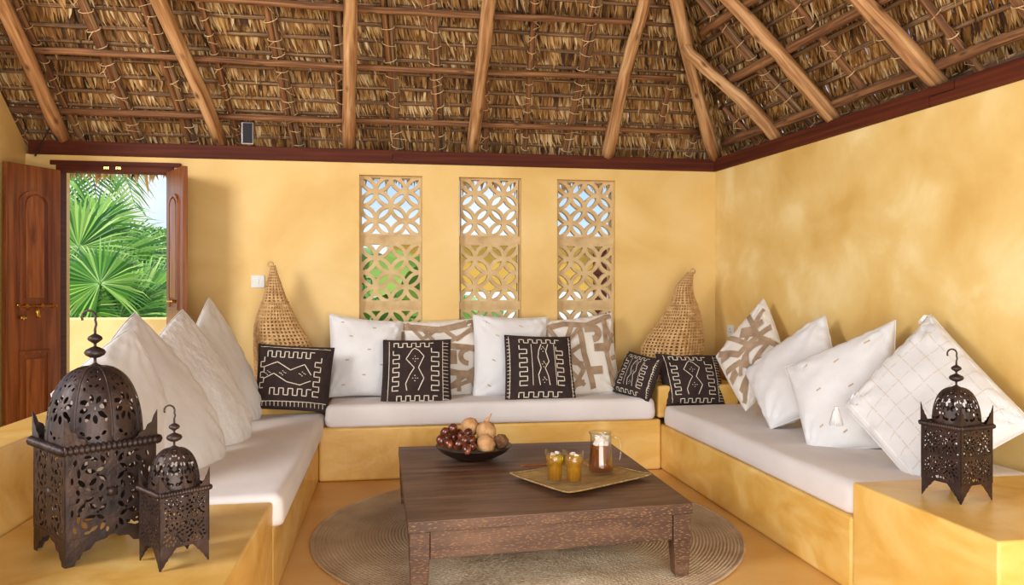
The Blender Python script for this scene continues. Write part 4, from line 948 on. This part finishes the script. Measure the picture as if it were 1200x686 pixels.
# dry sprigs and cinnamon on the tray
q = MB(); c = Vector((1.026, 3.9, 0.345)); c.z = TS
for k in range(9):
    a = rng.uniform(-.5, .5) + 2.4; l_ = rng.uniform(.05, .09); q.tube([c, c + Vector((math.cos(a) * l_ * .5 + .01, math.sin(a) * l_ * .5 - .01, .012)), c + Vector((math.cos(a) * l_, math.sin(a) * l_, .006 + .01 * rng.random()))], .0016, 4)
tag(q.build('dry_sprig', M['husk'], None), 'bunch of thin dry twigs on the tray behind the glasses', 'twig')
a_, b_ = Vector((1.142, 3.842, 0.345)), Vector((1.187, 3.739, 0.345))
q = MB()
for dz_, off in ((.006, 0), (.006, .011)): q.tube([(a_.x, a_.y + off, TS + dz_), (b_.x, b_.y + off, TS + dz_)], .006, 8)
tag(q.build('cinnamon_stick', M['cinnamon'], None), 'reddish cinnamon stick lying on the tray right of the jug', 'spice')
a_, b_ = Vector((0.668, 3.895, 0.35)), Vector((0.806, 3.935, 0.345))
q = MB(); q.tube([(a_.x, a_.y, TS + .012), (b_.x, b_.y, TS + .008)], .0055, 8); q.tube([(a_.x, a_.y + .012, TS + .011), (b_.x, b_.y + .014, TS + .008)], .005, 8)
tag(q.build('cinnamon_stick', M['cinnamon'], None), 'cinnamon stick lying on the tray left of the glasses', 'spice')

# ------------------------------------------------------------------ pierced metal lanterns
def leaf_sdf(U, V, cx_, cy_, ang, a, b):
    """>0 inside a pointed leaf-shaped hole"""
    c_, s_ = math.cos(ang), math.sin(ang); x = (U - cx_) * c_ + (V - cy_) * s_; y = -(U - cx_) * s_ + (V - cy_) * c_
    return b * (1 - (x / a) ** 2) - np.abs(y)
def rosette(cx_, cy_, r0, n, a, b, ph=0): return [(cx_ + r0 * math.cos(ph + 2 * PI * k / n), cy_ + r0 * math.sin(ph + 2 * PI * k / n), ph + 2 * PI * k / n, a, b) for k in range(n)]
def field_of(holes, solid_mask=None):
    def f(U, V):
        d = np.full(U.shape, -1.0)
        for h in holes: d = np.maximum(d, leaf_sdf(U, V, *h))
        return d
    return f
def panel_holes(style, W_, H_):
    hs = []
    if style == 'scroll':
        for cz in (.27, .74):
            for sx_ in (-1, 1):
                for k, (x, z, an, a, b) in enumerate([(.10, .14, 1.1, .055, .020), (.20, .16, .5, .05, .018), (.30, .10, 2.2, .055, .022), (.13, .04, 2.5, .05, .018), (.24, .03, .2, .06, .024), (.36, .02, 1.5, .06, .016), (.10, -.06, .8, .055, .02), (.21, -.09, 2.4, .055, .022), (.33, -.09, .9, .06, .022),
                                                    (.12, -.16, 1.9, .05, .018), (.25, -.17, .3, .055, .018), (.37, -.18, 1.2, .04, .016), (.40, .14, 1.9, .045, .016), (.27, .19, 0, .04, .014), (.05, .19, 1.5, .035, .014), (.43, -.05, 1.57, .05, .012), (.05, -.19, 1.5, .03, .012), (.16, -.02, 1.57, .02, .012)]):
                    ang = an if sx_ > 0 else PI - an
                    hs.append(((.5 + sx_ * x) * W_, (cz + z * 1.05 * (1 if cz > .5 else -1)) * H_, ang if cz > .5 else -ang, a * W_ * 1.1, b * W_ * 1.25))
    else:
        rr = random.Random(31)
        for cz in (.28, .73):
            for sx_ in (.28, .72):
                hs += [(x * 1.0, z, a, b, c) for x, z, a, b, c in rosette(sx_ * W_, cz * H_, .10 * W_, 8, .044 * W_, .026 * W_)]
                hs += rosette(sx_ * W_, cz * H_, .178 * W_, 12, .034 * W_, .025 * W_, .2)
        for k in range(120):
            x = rr.uniform(.07, .5); z = rr.uniform(.05, .97)
            if any(math.hypot(x - .28, (z - c) * H_ / W_) < .23 for c in (.28, .73)): continue
            an = rr.uniform(0, PI)
            for s2 in (1, -1): hs.append(((.5 + s2 * (x - .5)) * W_, z * H_, an * s2, rr.uniform(.022, .04) * W_, rr.uniform(.012, .022) * W_))
    return hs
def lantern(base, yaw, W_, z_leg, z_led, r_dome, h_dome, h_fin, style, label, fin_h, nres, leg_step, domeN, hookdir=-1):
    root = empty('metal_lantern', base, label, 'lantern', 'pierced dark metal lanterns', local=True); root.rotation_euler = (0, 0, yaw)
    hw = W_ / 2; HB = z_led - z_leg
    f = field_of(panel_holes(style, W_, HB))
    rots = [Matrix.Rotation(PI / 2 * k, 4, 'Z') for k in range(4)]
    q = MB(); pierced(q, f, nres, int(nres * HB / W_), lambda u, v: (u - hw, -hw, z_leg + v), W_, HB)
    side0 = solid(q.build('pierced_side', M['iron'], root), .0022)
    for k in range(1, 4):
        o = side0.copy(); COL.objects.link(o); o.parent = root; o.rotation_euler = (0, 0, PI / 2 * k)
    # corner feet, each an L of two stepped fins
    for k in range(4):
        q = MB(); c_ = rots[k]
        st = [(0, 0), (.022 * W_ / .27 * 1.1, 0), (.03, .2), (.04, .25), (.05, .5), (.07, .55), (.085, .8), (.115, .86), (.13, 1.0)] if leg_step else [(0, 0), (.008, .0), (.02, .12), (.035, .2), (.05, .36), (.07, .44), (.085, .6), (.11, .68), (.13, .84), (.16, 1)]
        sc = W_ / .27 if leg_step else W_ / .165 * .32 + .0
        A_ = [(-hw + x * sc * (1 if leg_step else 1.1), z * z_leg) for x, z in st] + [(-hw, z_leg)]
        for plane_ in (0, 1):
            vs = [((x, -hw - .0015, z) if plane_ == 0 else (-hw - .0015, x, z)) for x, z in A_] + [((x, -hw + .001, z) if plane_ == 0 else (-hw + .001, x, z)) for x, z in A_]
            n_ = len(A_); q.add(vs, [tuple(range(n_)), tuple(range(2 * n_ - 1, n_ - 1, -1))] + [(i, i + n_, (i + 1) % n_ + n_, (i + 1) % n_) for i in range(n_)])
        q.v = [tuple(c_ @ Vector(v)) for v in q.v]; q.build('foot', M['iron'], root)
    # corner strips and a mid rail
    q = MB()
    for k in range(4):
        z0, z1 = z_leg, z_led; e_ = .010 * W_ / .27
        g_ = MB(); g_.box(-hw - .002, -hw + e_, -hw - .002, -hw + .001, z0, z1); g_.box(-hw - .002, -hw + .001, -hw - .002, -hw + e_, z0, z1)
        g_.box(-hw, hw, -hw - .0025, -hw, z_leg + HB * .485, z_leg + HB * .515)
        g_.box(-hw, hw, -hw - .0025, -hw, z_leg, z_leg + HB * .03)
        q.add([tuple(rots[k] @ Vector(v)) for v in g_.v], g_.f)
    q.build('corner_strips', M['iron'], root)['kind'] = 'stuff'
    # bosses on each side
    q = MB()
    for k in range(4):
        g_ = MB(); rb_ = .06 * W_ if style == 'scroll' else .032 * W_
        g_.lathe([(rb_ * math.cos(t), rb_ * .6 * math.sin(t)) for t in (0, .3, .7, 1.1, 1.5)], 16)
        q.add([tuple(rots[k] @ Vector((v[0], -hw - v[2], z_leg + HB * .5 + v[1]))) for v in g_.v], g_.f)
    q.build('boss', M['iron'], root, smooth=True)['kind'] = 'stuff'
    # twisted cornice ledge
    led = hw * 1.05; rr = .0125 * W_ / .27 + .001
    q = MB()
    for k in range(4):
        nn = 18; L_ = 2 * led; pts = []; rs = []
        for i in range(nn * 4 + 1):
            pts.append(rots[k] @ Vector((-led + L_ * i / (nn * 4), -led, z_led + rr * .8))); rs.append(rr * (1.0 + .22 * math.sin(2 * PI * i / 4 + .3)) )
        q.tube(pts, rs, 8)
    q.build('twisted_cornice', M['iron'], root, smooth=True)
    q = MB()
    inner = r_dome * .97
    ring1 = [(led * math.cos(a) / max(abs(math.cos(a)), abs(math.sin(a))), led * math.sin(a) / max(abs(math.cos(a)), abs(math.sin(a))), z_led + rr) for a in [2 * PI * k / 64 + PI / 64 * 0 for k in range(64)]]
    ring2 = [(inner * math.cos(a), inner * math.sin(a), z_led + rr + .004) for a in [2 * PI * k / 64 for k in range(64)]]
    q.add(ring1 + ring2, [(k, (k + 1) % 64, (k + 1) % 64 + 64, k + 64) for k in range(64)]); q.build('shelf', M['iron'], root)
    # four corner crest fins
    for k in range(4):
        q = MB(); e_ = led * .98
        cf = [(0, 0), (.52, 0), (.50, .10), (.40, .16), (.36, .28), (.24, .36), (.20, .52), (.11, .60), (.07, .80), (.0, 1.0)] if style == 'scroll' else [(0, 0), (.42, 0), (.36, .10), (.34, .18), (.28, .22), (.24, .36), (.18, .42), (.14, .58), (.09, .64), (.05, .82), (0, 1.0)]
        A_ = [(-e_ + x * W_ * .58, z_led + rr + z * fin_h) for x, z in cf]
        for plane_ in (0, 1):
            vs = [((x, -e_ - .0012, z) if plane_ == 0 else (-e_ - .0012, x, z)) for x, z in A_] + [((x, -e_ + .0012, z) if plane_ == 0 else (-e_ + .0012, x, z)) for x, z in A_]
            n_ = len(A_); q.add(vs, [tuple(range(n_)), tuple(range(2 * n_ - 1, n_ - 1, -1))] + [(i, i + n_, (i + 1) % n_ + n_, (i + 1) % n_) for i in range(n_)])
        q.v = [tuple(rots[k] @ Vector(v)) for v in q.v]; q.build('corner_crest', M['iron'], root)
    # dome: eight pierced gores between ribs
    hs = []
    cell = 2 * PI * r_dome / 8; HD = h_dome * 1.25
    for g_ in range(8):
        cx_ = (g_ + .5) * cell
        if domeN == 'big':
            hs += rosette(cx_, HD * .32, .030, 8, .0145, .0075, .2); hs += rosette(cx_, HD * .32, .005, 1, .0055, .005)
            hs += [(cx_ + sx_ * dx_, z * HD, an * sx_, .010, .005) for sx_ in (-1, 1) for dx_, z, an in ((.03, .10, .5), (.012, .06, 0), (.034, .52, 1.2), (.012, .56, .4), (.026, .64, .9), (.010, .70, 1.4), (.016, .78, .7), (.008, .86, .2), (.038, .38, 1.57), (.038, .22, 1.57))]
        else:
            k_ = r_dome / .14
            hs += rosette(cx_, HD * .38, .027 * k_, 8, .017 * k_, .0095 * k_, .39); hs += [(cx_ + sx_ * dx_ * k_, z * HD, an * sx_, .014 * k_, .008 * k_) for sx_ in (-1, 1) for dx_, z, an in ((.034, .12, .7), (.016, .10, 0), (.034, .60, 1.2), (.045, .30, 1.57), (.045, .45, 1.57), (.04, .2, .2), (.012, .66, .4), (.022, .75, .9), (.008, .84, 1.4))]
    fd = field_of(hs)
    def dome(u, v):
        a = u / r_dome; t = v / HD * PI / 2
        rr_ = r_dome * math.cos(t) ** .68 if t < PI / 2 - .02 else r_dome * .04
        z = z_led + rr + .004 + h_dome * (math.sin(t))
        g8 = (a / (PI / 4)) % 1; rr_ *= 1 - .022 * abs(2 * g8 - 1) ** 3
        return (rr_ * math.cos(a), rr_ * math.sin(a), z)
    q = MB(); U1 = 2 * PI * r_dome; pierced(q, fd, 8 * 22, 44, dome, U1, HD * .97); o = solid(q.build('pierced_dome', M['iron'], root, smooth=False), .002)
    q = MB()
    for g_ in range(8): q.tube([dome(g_ * cell, HD * .97 * k / 14) for k in range(15)], .0022 * W_ / .2 + .0006, 5)
    q.build('dome_ribs', M['iron'], root, smooth=True)
    zt = z_led + rr + .004 + h_dome; s_ = h_fin / .18
    q = MB(); q.lathe([(.022, -.006), (.020, .002), (.008, .008), (.0045, .012), (.0045, .026), (.014, .028), (.027, .035), (.032, .044), (.027, .053), (.014, .060), (.0045, .064), (.0045, .072), (.010, .076), (.019, .082), (.0225, .088), (.019, .095), (.010, .101), (.0042, .104), (.0042, .115)], 20)
    q.v = [(x * s_, y * s_, zt + z * s_) for x, y, z in q.v]; fi = q.build('finial', M['iron'], root, smooth=True)
    # hook faces the viewer: built across the camera's view direction
    hv = Vector((math.cos(-yaw - .16), math.sin(-yaw - .16), 0)); z0 = zt + .112 * s_; c0 = hv * (hookdir * .020 * s_) + Vector((0, 0, z0 + .044 * s_)); pts = [Vector((0, 0, z0 - .004)), Vector((0, 0, z0 + .008)), hv * (-hookdir * .004 * s_) + Vector((0, 0, z0 + .022 * s_))]
    for k in range(13):
        a = -.35 + k / 12 * PI * 1.25; pts.append(c0 + hv * (-hookdir * .022 * s_ * math.cos(a)) + Vector((0, 0, .022 * s_ * math.sin(a))))
    q = MB(); q.tube(pts, .0038 * s_, 7); q.build('hook', M['iron'], fi, smooth=True)
    return root
def center(front, ang, W_):     # from the front corner: half a diagonal further in
    return (front[0] + W_ * .7071 * math.sin(ang), front[1] + W_ * .7071 * math.cos(ang), front[2])
bl = (-0.975, 2.516, 0.41); sl = (-0.682, 2.441, 0.41); rl = (2.079, 2.537, 0.467)
# yaw so that the front corner points towards (-x,-y) local corner
def place(front, W_, right_deg):    # right_deg: heading of the right-going face, clockwise from camera forward
    th_ = math.atan(143 / 900); h = R(90) - (R(right_deg) + th_)     # world angle of that face's direction
    dx_, dy_ = math.cos(h), math.sin(h); lx, ly = -dy_, dx_
    return (front[0] + (dx_ + lx) * W_ / 2, front[1] + (dy_ + ly) * W_ / 2, front[2]), h
b_, y_ = place(bl, .275, 41)
lantern(b_, y_, .272, .075, .345, .142, .235, .185, 'scroll', 'largest pierced dark metal lantern with a dome, on the left ledge', .095, 64, True, 'big', -1)
b_, y_ = place(sl, .152, 43)
lantern(b_, y_, .150, .062, .222, .074, .118, .135, 'fine', 'small pierced dark metal lantern beside the largest one on the left ledge', .062, 56, False, 'small', -1)
b_, y_ = place(rl, .168, 68)
lantern(b_, y_, .166, .065, .272, .083, .135, .148, 'fine', 'pierced dark metal lantern standing alone on the right ledge', .078, 56, False, 'small', -1)

# ------------------------------------------------------------------ wall fittings
p = Vector((-0.947, 5.79, 1.33))
root = tag(MB_ := (lambda q: (q.box(p.x - .047, p.x + .047, YB - .010, YB + .001, p.z - .045, p.z + .045), q.build('light_switch', M['plastic'], None))[1])(MB()), 'white square light switch on the back wall beside the left basket', 'switch'); bevel(root, .003)
q = MB(); q.box(p.x - .008, p.x + .008, YB - .0145, YB - .009, p.z - .017, p.z + .017); q.build('rocker', M['plastic'], root)
for sx_ in (-1, 1):
    q = MB(); q.tube([(p.x + sx_ * .035, YB - .0095, p.z), (p.x + sx_ * .035, YB - .0118, p.z)], .0035, 8); q.build('screw', M['steel'], root)
def rbox(q, u0, u1, d0, d1, z0, z1): q.prism([rw(u0, d0), rw(u1, d0), rw(u1, d1), rw(u0, d1)], z0, z1)
uS = .245; zS = .955
q = MB(); rbox(q, uS - .045, uS + .045, .001, .010, zS - .045, zS + .045); o = tag(q.build('wall_socket', M['plastic']), 'white wall socket low on the right wall near the corner', 'socket'); bevel(o, .003)
q = MB()
for du, dz_ in ((0, .015), (-.012, -.008), (.012, -.008)): rbox(q, uS + du - .003, uS + du + .003, .0098, .0108, zS + dz_ - .004, zS + dz_ + .004)
q.build('socket_holes', M['black'], o)
p = Vector((-1.01, 5.74, 2.389))
root = empty('solar_lamp', (p.x, 5.74, 2.312), 'small upright dark panel with silver edges standing on the dark wall beam', 'lamp')
q = MB(); q.box(p.x - .042, p.x + .044, 5.735, 5.765, 2.312, 2.475); bevel(q.build('case', M['steel'], root), .006)
q = MB(); q.box(p.x - .032, p.x + .034, 5.729, 5.7355, 2.322, 2.465); bevel(q.build('dark_panel', M['black'], root), .002)
# thin metal bracket propped at the left end of the beam
a = Vector((-2.415, 5.74, 2.19)); b = Vector((-2.314, 5.72, 2.384)); c = Vector((-2.268, 5.74, 2.295))
q = MB(); q.tube([a, b, c], .007, 6); tag(q.build('iron_bracket', M['iron']), 'thin rusty metal rod bent over the left end of the dark beam', 'bracket')

# ------------------------------------------------------------------ outside: terrace wall, garden, neighbours
q = MB(); q.box(-4.2, -1.2, 7.5, 7.7, 0, 1.016); struct(bevel(q.build('wall_terrace', M['plaster_pale']), .015))
q = MB(); q.box(-1.39, 6, 6.01, 8.1, -.25, -.05); struct(q.build('floor_bounce_slab', M['house_white'], origin=(2, 7, -.05)))  # unseen pale slab added to bounce sunlight up to the eave thatch
q = MB(); q.box(-60, 60, 8.2, 90, -3.2, -3.0); struct(q.build('ground_garden', M['grass'], origin=(0, 20, -3)))
def tn_(a, b): return min(1, max(0, rng.uniform(a, b)))
def frond(q, base, d0, L_, lift, drop, nl, ll, w_, roll=0.0, tone=(.2, .9)):
    """feather leaf: arching rib with drooping leaflets"""
    d0 = Vector(d0).normalized(); pts = []; n = 16; side = d0.cross(Vector((0, 0, 1))).normalized()
    for i in range(n + 1):
        t = i / n; pts.append(Vector(base) + d0 * L_ * t + Vector((0, 0, lift * t - drop * t * t)))
    q.tube(pts, [.022 * (1 - .8 * i / n) for i in range(n + 1)], 5)
    for k in range(nl):
        t = .12 + .88 * k / nl; i = min(n - 1, int(t * n)); p = pts[i].lerp(pts[i + 1], t * n - i); dr_ = (pts[i + 1] - pts[i]).normalized()
        for sg in (-1, 1):
            l2 = ll * (math.sin(PI * min(1, t * .85 + .12)) * .9 + .15) * rng.uniform(.85, 1.1)
            dv = (side * sg * .85 + dr_ * .55 + Vector((0, 0, -.12 + roll * sg + rng.gauss(0, .07)))).normalized()
            up = dr_.cross(dv).normalized(); wv = dv.cross(up).normalized() * w_
            m_ = p + dv * l2 * .5 + Vector((0, 0, -.03 * l2)); e_ = p + dv * l2 + Vector((0, 0, -.32 * l2 * rng.uniform(.6, 1.4)))
            tn = tn_(*tone)
            q.add([p - wv * .6, p + wv * .6, m_ + wv, m_ - wv, e_], [(0, 1, 2, 3), (3, 2, 4)], tn)
def fan(q, c, nrm, upv, r_, nb=64, span=310, tone=(.15, .85), droop=.2):
    """fan leaf: blades radiating from the hub with free drooping tips"""
    nrm = Vector(nrm).normalized(); x = Vector(upv); x = (x - nrm * x.dot(nrm)).normalized(); y = nrm.cross(x); c = Vector(c)
    for k in range(nb):
        a = R(-span / 2 + span * k / (nb - 1)); d = x * math.cos(a) + y * math.sin(a); s_ = -x * math.sin(a) + y * math.cos(a)
        l2 = r_ * rng.uniform(.88, 1.06) * (1 - .15 * abs(a) / PI); w_ = l2 * R(span / nb) * .27; z_ = nrm * (.012 * (1 if k % 2 else -1))
        m_ = c + d * l2 * .55; tn = tn_(*tone)
        q.add([c + d * .02 - s_ * .004, c + d * .02 + s_ * .004, m_ + s_ * w_ + z_, m_ - s_ * w_ - z_, c + d * l2 * .85 + s_ * w_ * .45 + Vector((0, 0, -droop * l2 * .3)), c + d * l2 * .85 - s_ * w_ * .45 + Vector((0, 0, -droop * l2 * .3)), c + d * l2 * 1.05 + Vector((0, 0, -droop * l2 * rng.uniform(.5, 1.2)))],
              [(0, 1, 2, 3), (3, 2, 4, 5), (5, 4, 6)], tn)
# fan palm just beyond the terrace wall
fpx = (-3.571, 10.288, 1.229)
fp = empty('fan_palm', (fpx[0], fpx[1], -3.0), 'green fan palm with pleated round leaves just outside the doorway', 'palm tree')
q = MB(); q.tube([(fpx[0], fpx[1], -3.0), (fpx[0] + .05, fpx[1] + .1, -1.2), (fpx[0], fpx[1], .35)], [.17, .14, .13], 10); q.build('trunk', M['trunk'], fp, smooth=True)
for hub, nr, up, r_ in (((-3.209, 9.218, 1.355), (.2, -1, .45), (-.35, 0, 1), .66), ((-3.605, 9.686, 1.78), (.3, -1, .2), (-.2, 0, 1), .78), ((-2.884, 9.571, 1.16), (-.2, -1, .6), (.4, 0, 1), .75), ((-3.429, 9.05, 1.045), (.3, -1, .5), (-.5, 0, .8), .6),
                       ((-3.061, 9.397, 0.966), (0, -1, .3), (.1, 0, 1), .75), ((-2.813, 10.167, 1.154), (-.4, -1, .5), (.6, 0, .8), .75), ((-3.638, 10.906, 1.737), (0, -1, .7), (.2, .2, 1), .9), ((-3.634, 10.298, 2.114), (.1, -1, .8), (-.6, 0, .6), .8)):
    q = MB(); fan(q, hub, nr, up, r_); q.tube([hub, ((hub[0] + fpx[0]) / 2, (hub[1] + fpx[1]) / 2 + .1, (hub[2] + .4) / 2 + .1), (fpx[0], fpx[1], .35)], [.010, .014, .018], 5)
    q.build('fan_leaf', M['leaf'], fp, tone=True)
# coconut palm with feather leaves
cp = (-4.164, 11.8, 3.426)
cpm = empty('coconut_palm', (cp[0], cp[1], -3.0), 'coconut palm with long drooping feathery fronds, seen through the doorway against the sky', 'palm tree')
q = MB(); q.tube([(cp[0] - 1.6, cp[1] + .5, -3.0), (cp[0] - 1.3, cp[1] + .3, .5), (cp[0] - .35, cp[1], cp[2] + .45)], [.2, .16, .13], 10)
q.build('trunk', M['trunk'], cpm, smooth=True)
top = (cp[0] - .35, cp[1], cp[2] + .5)
for d, L_, lf, dp in (((-.75, -.4, 0), 2.4, .5, 1.6), ((-.5, -.9, 0), 2.2, .2, 2.2), ((.75, -.5, 0), 1.35, .35, 1.9), ((.25, -1, 0), 1.7, .1, 2.2), ((-1, .2, 0), 2.6, .6, 1.6), ((-.1, -1, 0), 2.0, .5, 2.9), ((.5, -.6, 0), 1.1, .1, 1.9), ((-.2, -.6, 0), 1.6, .0, 2.2)):
    q = MB(); frond(q, top, d, L_, lf, dp, 46, .75, .017, tone=(.35, 1.0)); q.build('frond', M['leaf'], cpm, tone=True)
for k, (hubx, lab) in enumerate((((-6.622, 14.721, 2.045), 'left coconut palm partly hidden by the door frame'), ((-5.203, 15.509, 0.783), 'low green palm filling the doorway view behind the fan palm'))):
    t_ = empty('coconut_palm', (hubx[0], hubx[1], -3.0), lab, 'palm tree')
    q = MB(); q.tube([(hubx[0], hubx[1], -3.0), (hubx[0] + .1, hubx[1], hubx[2])], [.2, .15], 9); q.build('trunk', M['trunk'], t_, smooth=True)
    for z in range(11):
        a = 2 * PI * z / 11 + .3 * k; q = MB(); frond(q, (hubx[0] + .1, hubx[1], hubx[2]), (math.cos(a), math.sin(a), 0), 2.6, rng.uniform(.9, 1.7), rng.uniform(1.2, 2.2), 40, .7, .02, tone=(.1, .8)); q.build('frond', M['leaf'], t_, tone=True)
# broad-leaved plants outside the left pierced window
def broad(base, n, label, hgt, seed):
    rr = random.Random(seed); t_ = empty('broadleaf_plant', (base[0], base[1], -3.0), label, 'plant', 'broad-leaved plants outside the left pierced window')
    for k in range(n):
        a = rr.uniform(0, 2 * PI); el = rr.uniform(.3, 1.2); c = Vector((base[0] + rr.uniform(-.25, .25), base[1] + rr.uniform(-.2, .2), base[2] + rr.uniform(-.6, .25)))
        d = Vector((math.cos(a), math.sin(a) * .6, el)).normalized(); s_ = d.cross(Vector((0, -1, .3))).normalized(); L_ = rr.uniform(.5, .85); tn = rr.uniform(.1, 1)
        q = MB(); rows = []
        for i in range(7):
            t = i / 6; w_ = .13 * math.sin(PI * min(1, t * .9 + .08)) + .004; p = c + d * L_ * t + Vector((0, 0, -.35 * L_ * t * t)); rows += [p - s_ * w_ + Vector((0, 0, .02)), p, p + s_ * w_ + Vector((0, 0, .02))]
        q.add(rows, [(3 * i + j, 3 * i + j + 1, 3 * i + j + 4, 3 * i + j + 3) for i in range(6) for j in (0, 1)], tn)
        q.tube([c, (c.x * .3 + base[0] * .7, c.y * .3 + base[1] * .7, c.z - 1.2), (base[0], base[1], -3.0)], [.008, .012, .02], 4)
        q.build('leaf', M['broadleaf'], t_, tone=True)
broad((-0.243, 8.341, 1.277), 18, 'light green broad-leaved plant seen through the lower left pierced window', 1, 1)
broad((0.222, 8.875, 0.966), 12, 'light green broad-leaved plant low behind the right half of the left pierced window', 1, 2)
broad((-0.105, 8.117, 0.966), 20, 'light green broad-leaved plant behind the lowest block of the left pierced window', 1, 3)
broad((1.017, 8.951, 0.73), 14, 'light green plant low behind the middle pierced window', 1, 4)
# neighbouring house seen through the pierced windows
x0 = 0.024; x1 = 3.811; zt_ = 1.975; zm = 1.262
hs_ = empty('neighbouring_house', (x0, 11.0, -3.0), 'yellow and white house with a flat top seen through the pierced windows', 'house')
q = MB(); q.box(x0, x1, 11.0, 14, zm, zt_); bevel(q.build('upper_wall', M['house_yellow'], hs_), .02)
q = MB(); q.box(x0, x1, 11.0, 14, -3.0, zm - .001); q.build('lower_wall', M['house_white'], hs_)
px0 = 2.957; q = MB(); q.box(px0, px0 + .17, 10.86, 10.99, -3.0, zt_ - .1); q.build('timber_post', M['beam'], hs_)
q = MB(); q.box(x0 - .08, x1 + .1, 10.9, 14.1, zt_, zt_ + .05); q.build('coping', M['house_white'], hs_)
# wooded hill and trees far off
q = MB()
def hill(u, v):
    x = -60 + 90 * u; y = 45 + 25 * v; return (x, y, -3 + 7.2 * math.sin(PI * min(1, v * .9 + .05)) * (1 + .25 * noise.noise(Vector((u * 7, v * 3, 0)))) + noise.noise(Vector((u * 60, v * 20, 1))) * .9)
q.grid(hill, 140, 24); struct(q.build('hill', M['hill'], origin=(-15, 50, -3), smooth=False))
for k, (px_, lab) in enumerate((((-7.137, 25.435, 2.717), 'distant green tree at the right side of the doorway view'), ((-5.662, 21.151, 2.294), 'distant pale green tree touching the right door leaf in view'))):
    t_ = empty('broadleaf_tree', (px_[0], px_[1], -3), lab, 'tree')
    q = MB(); q.tube([(px_[0], px_[1], -3), (px_[0], px_[1], px_[2] - .3)], .12, 7); q.build('trunk', M['trunk'], t_)
    q = MB(); rr = random.Random(k + 40)
    for z in range(1500):
        v = Vector((rr.gauss(0, 1), rr.gauss(0, 1), rr.gauss(0, 1))).normalized() * rr.uniform(.6, 1.0); c = Vector(px_) + Vector((v.x * 1.1, v.y * 1.1, v.z * .8 - .2)); d = Vector((rr.gauss(0, 1), rr.gauss(0, 1), rr.gauss(0, 1))).normalized() * .09; e_ = d.orthogonal().normalized() * .05
        q.add([c - d, c + e_, c + d, c - e_], [(0, 1, 2, 3)], rr.uniform(.2, .9))
    o = q.build('foliage', M['leaf'], t_, tone=True); o['kind'] = 'stuff'

for o in bpy.data.objects:
    if '_base' in o: del o['_base']
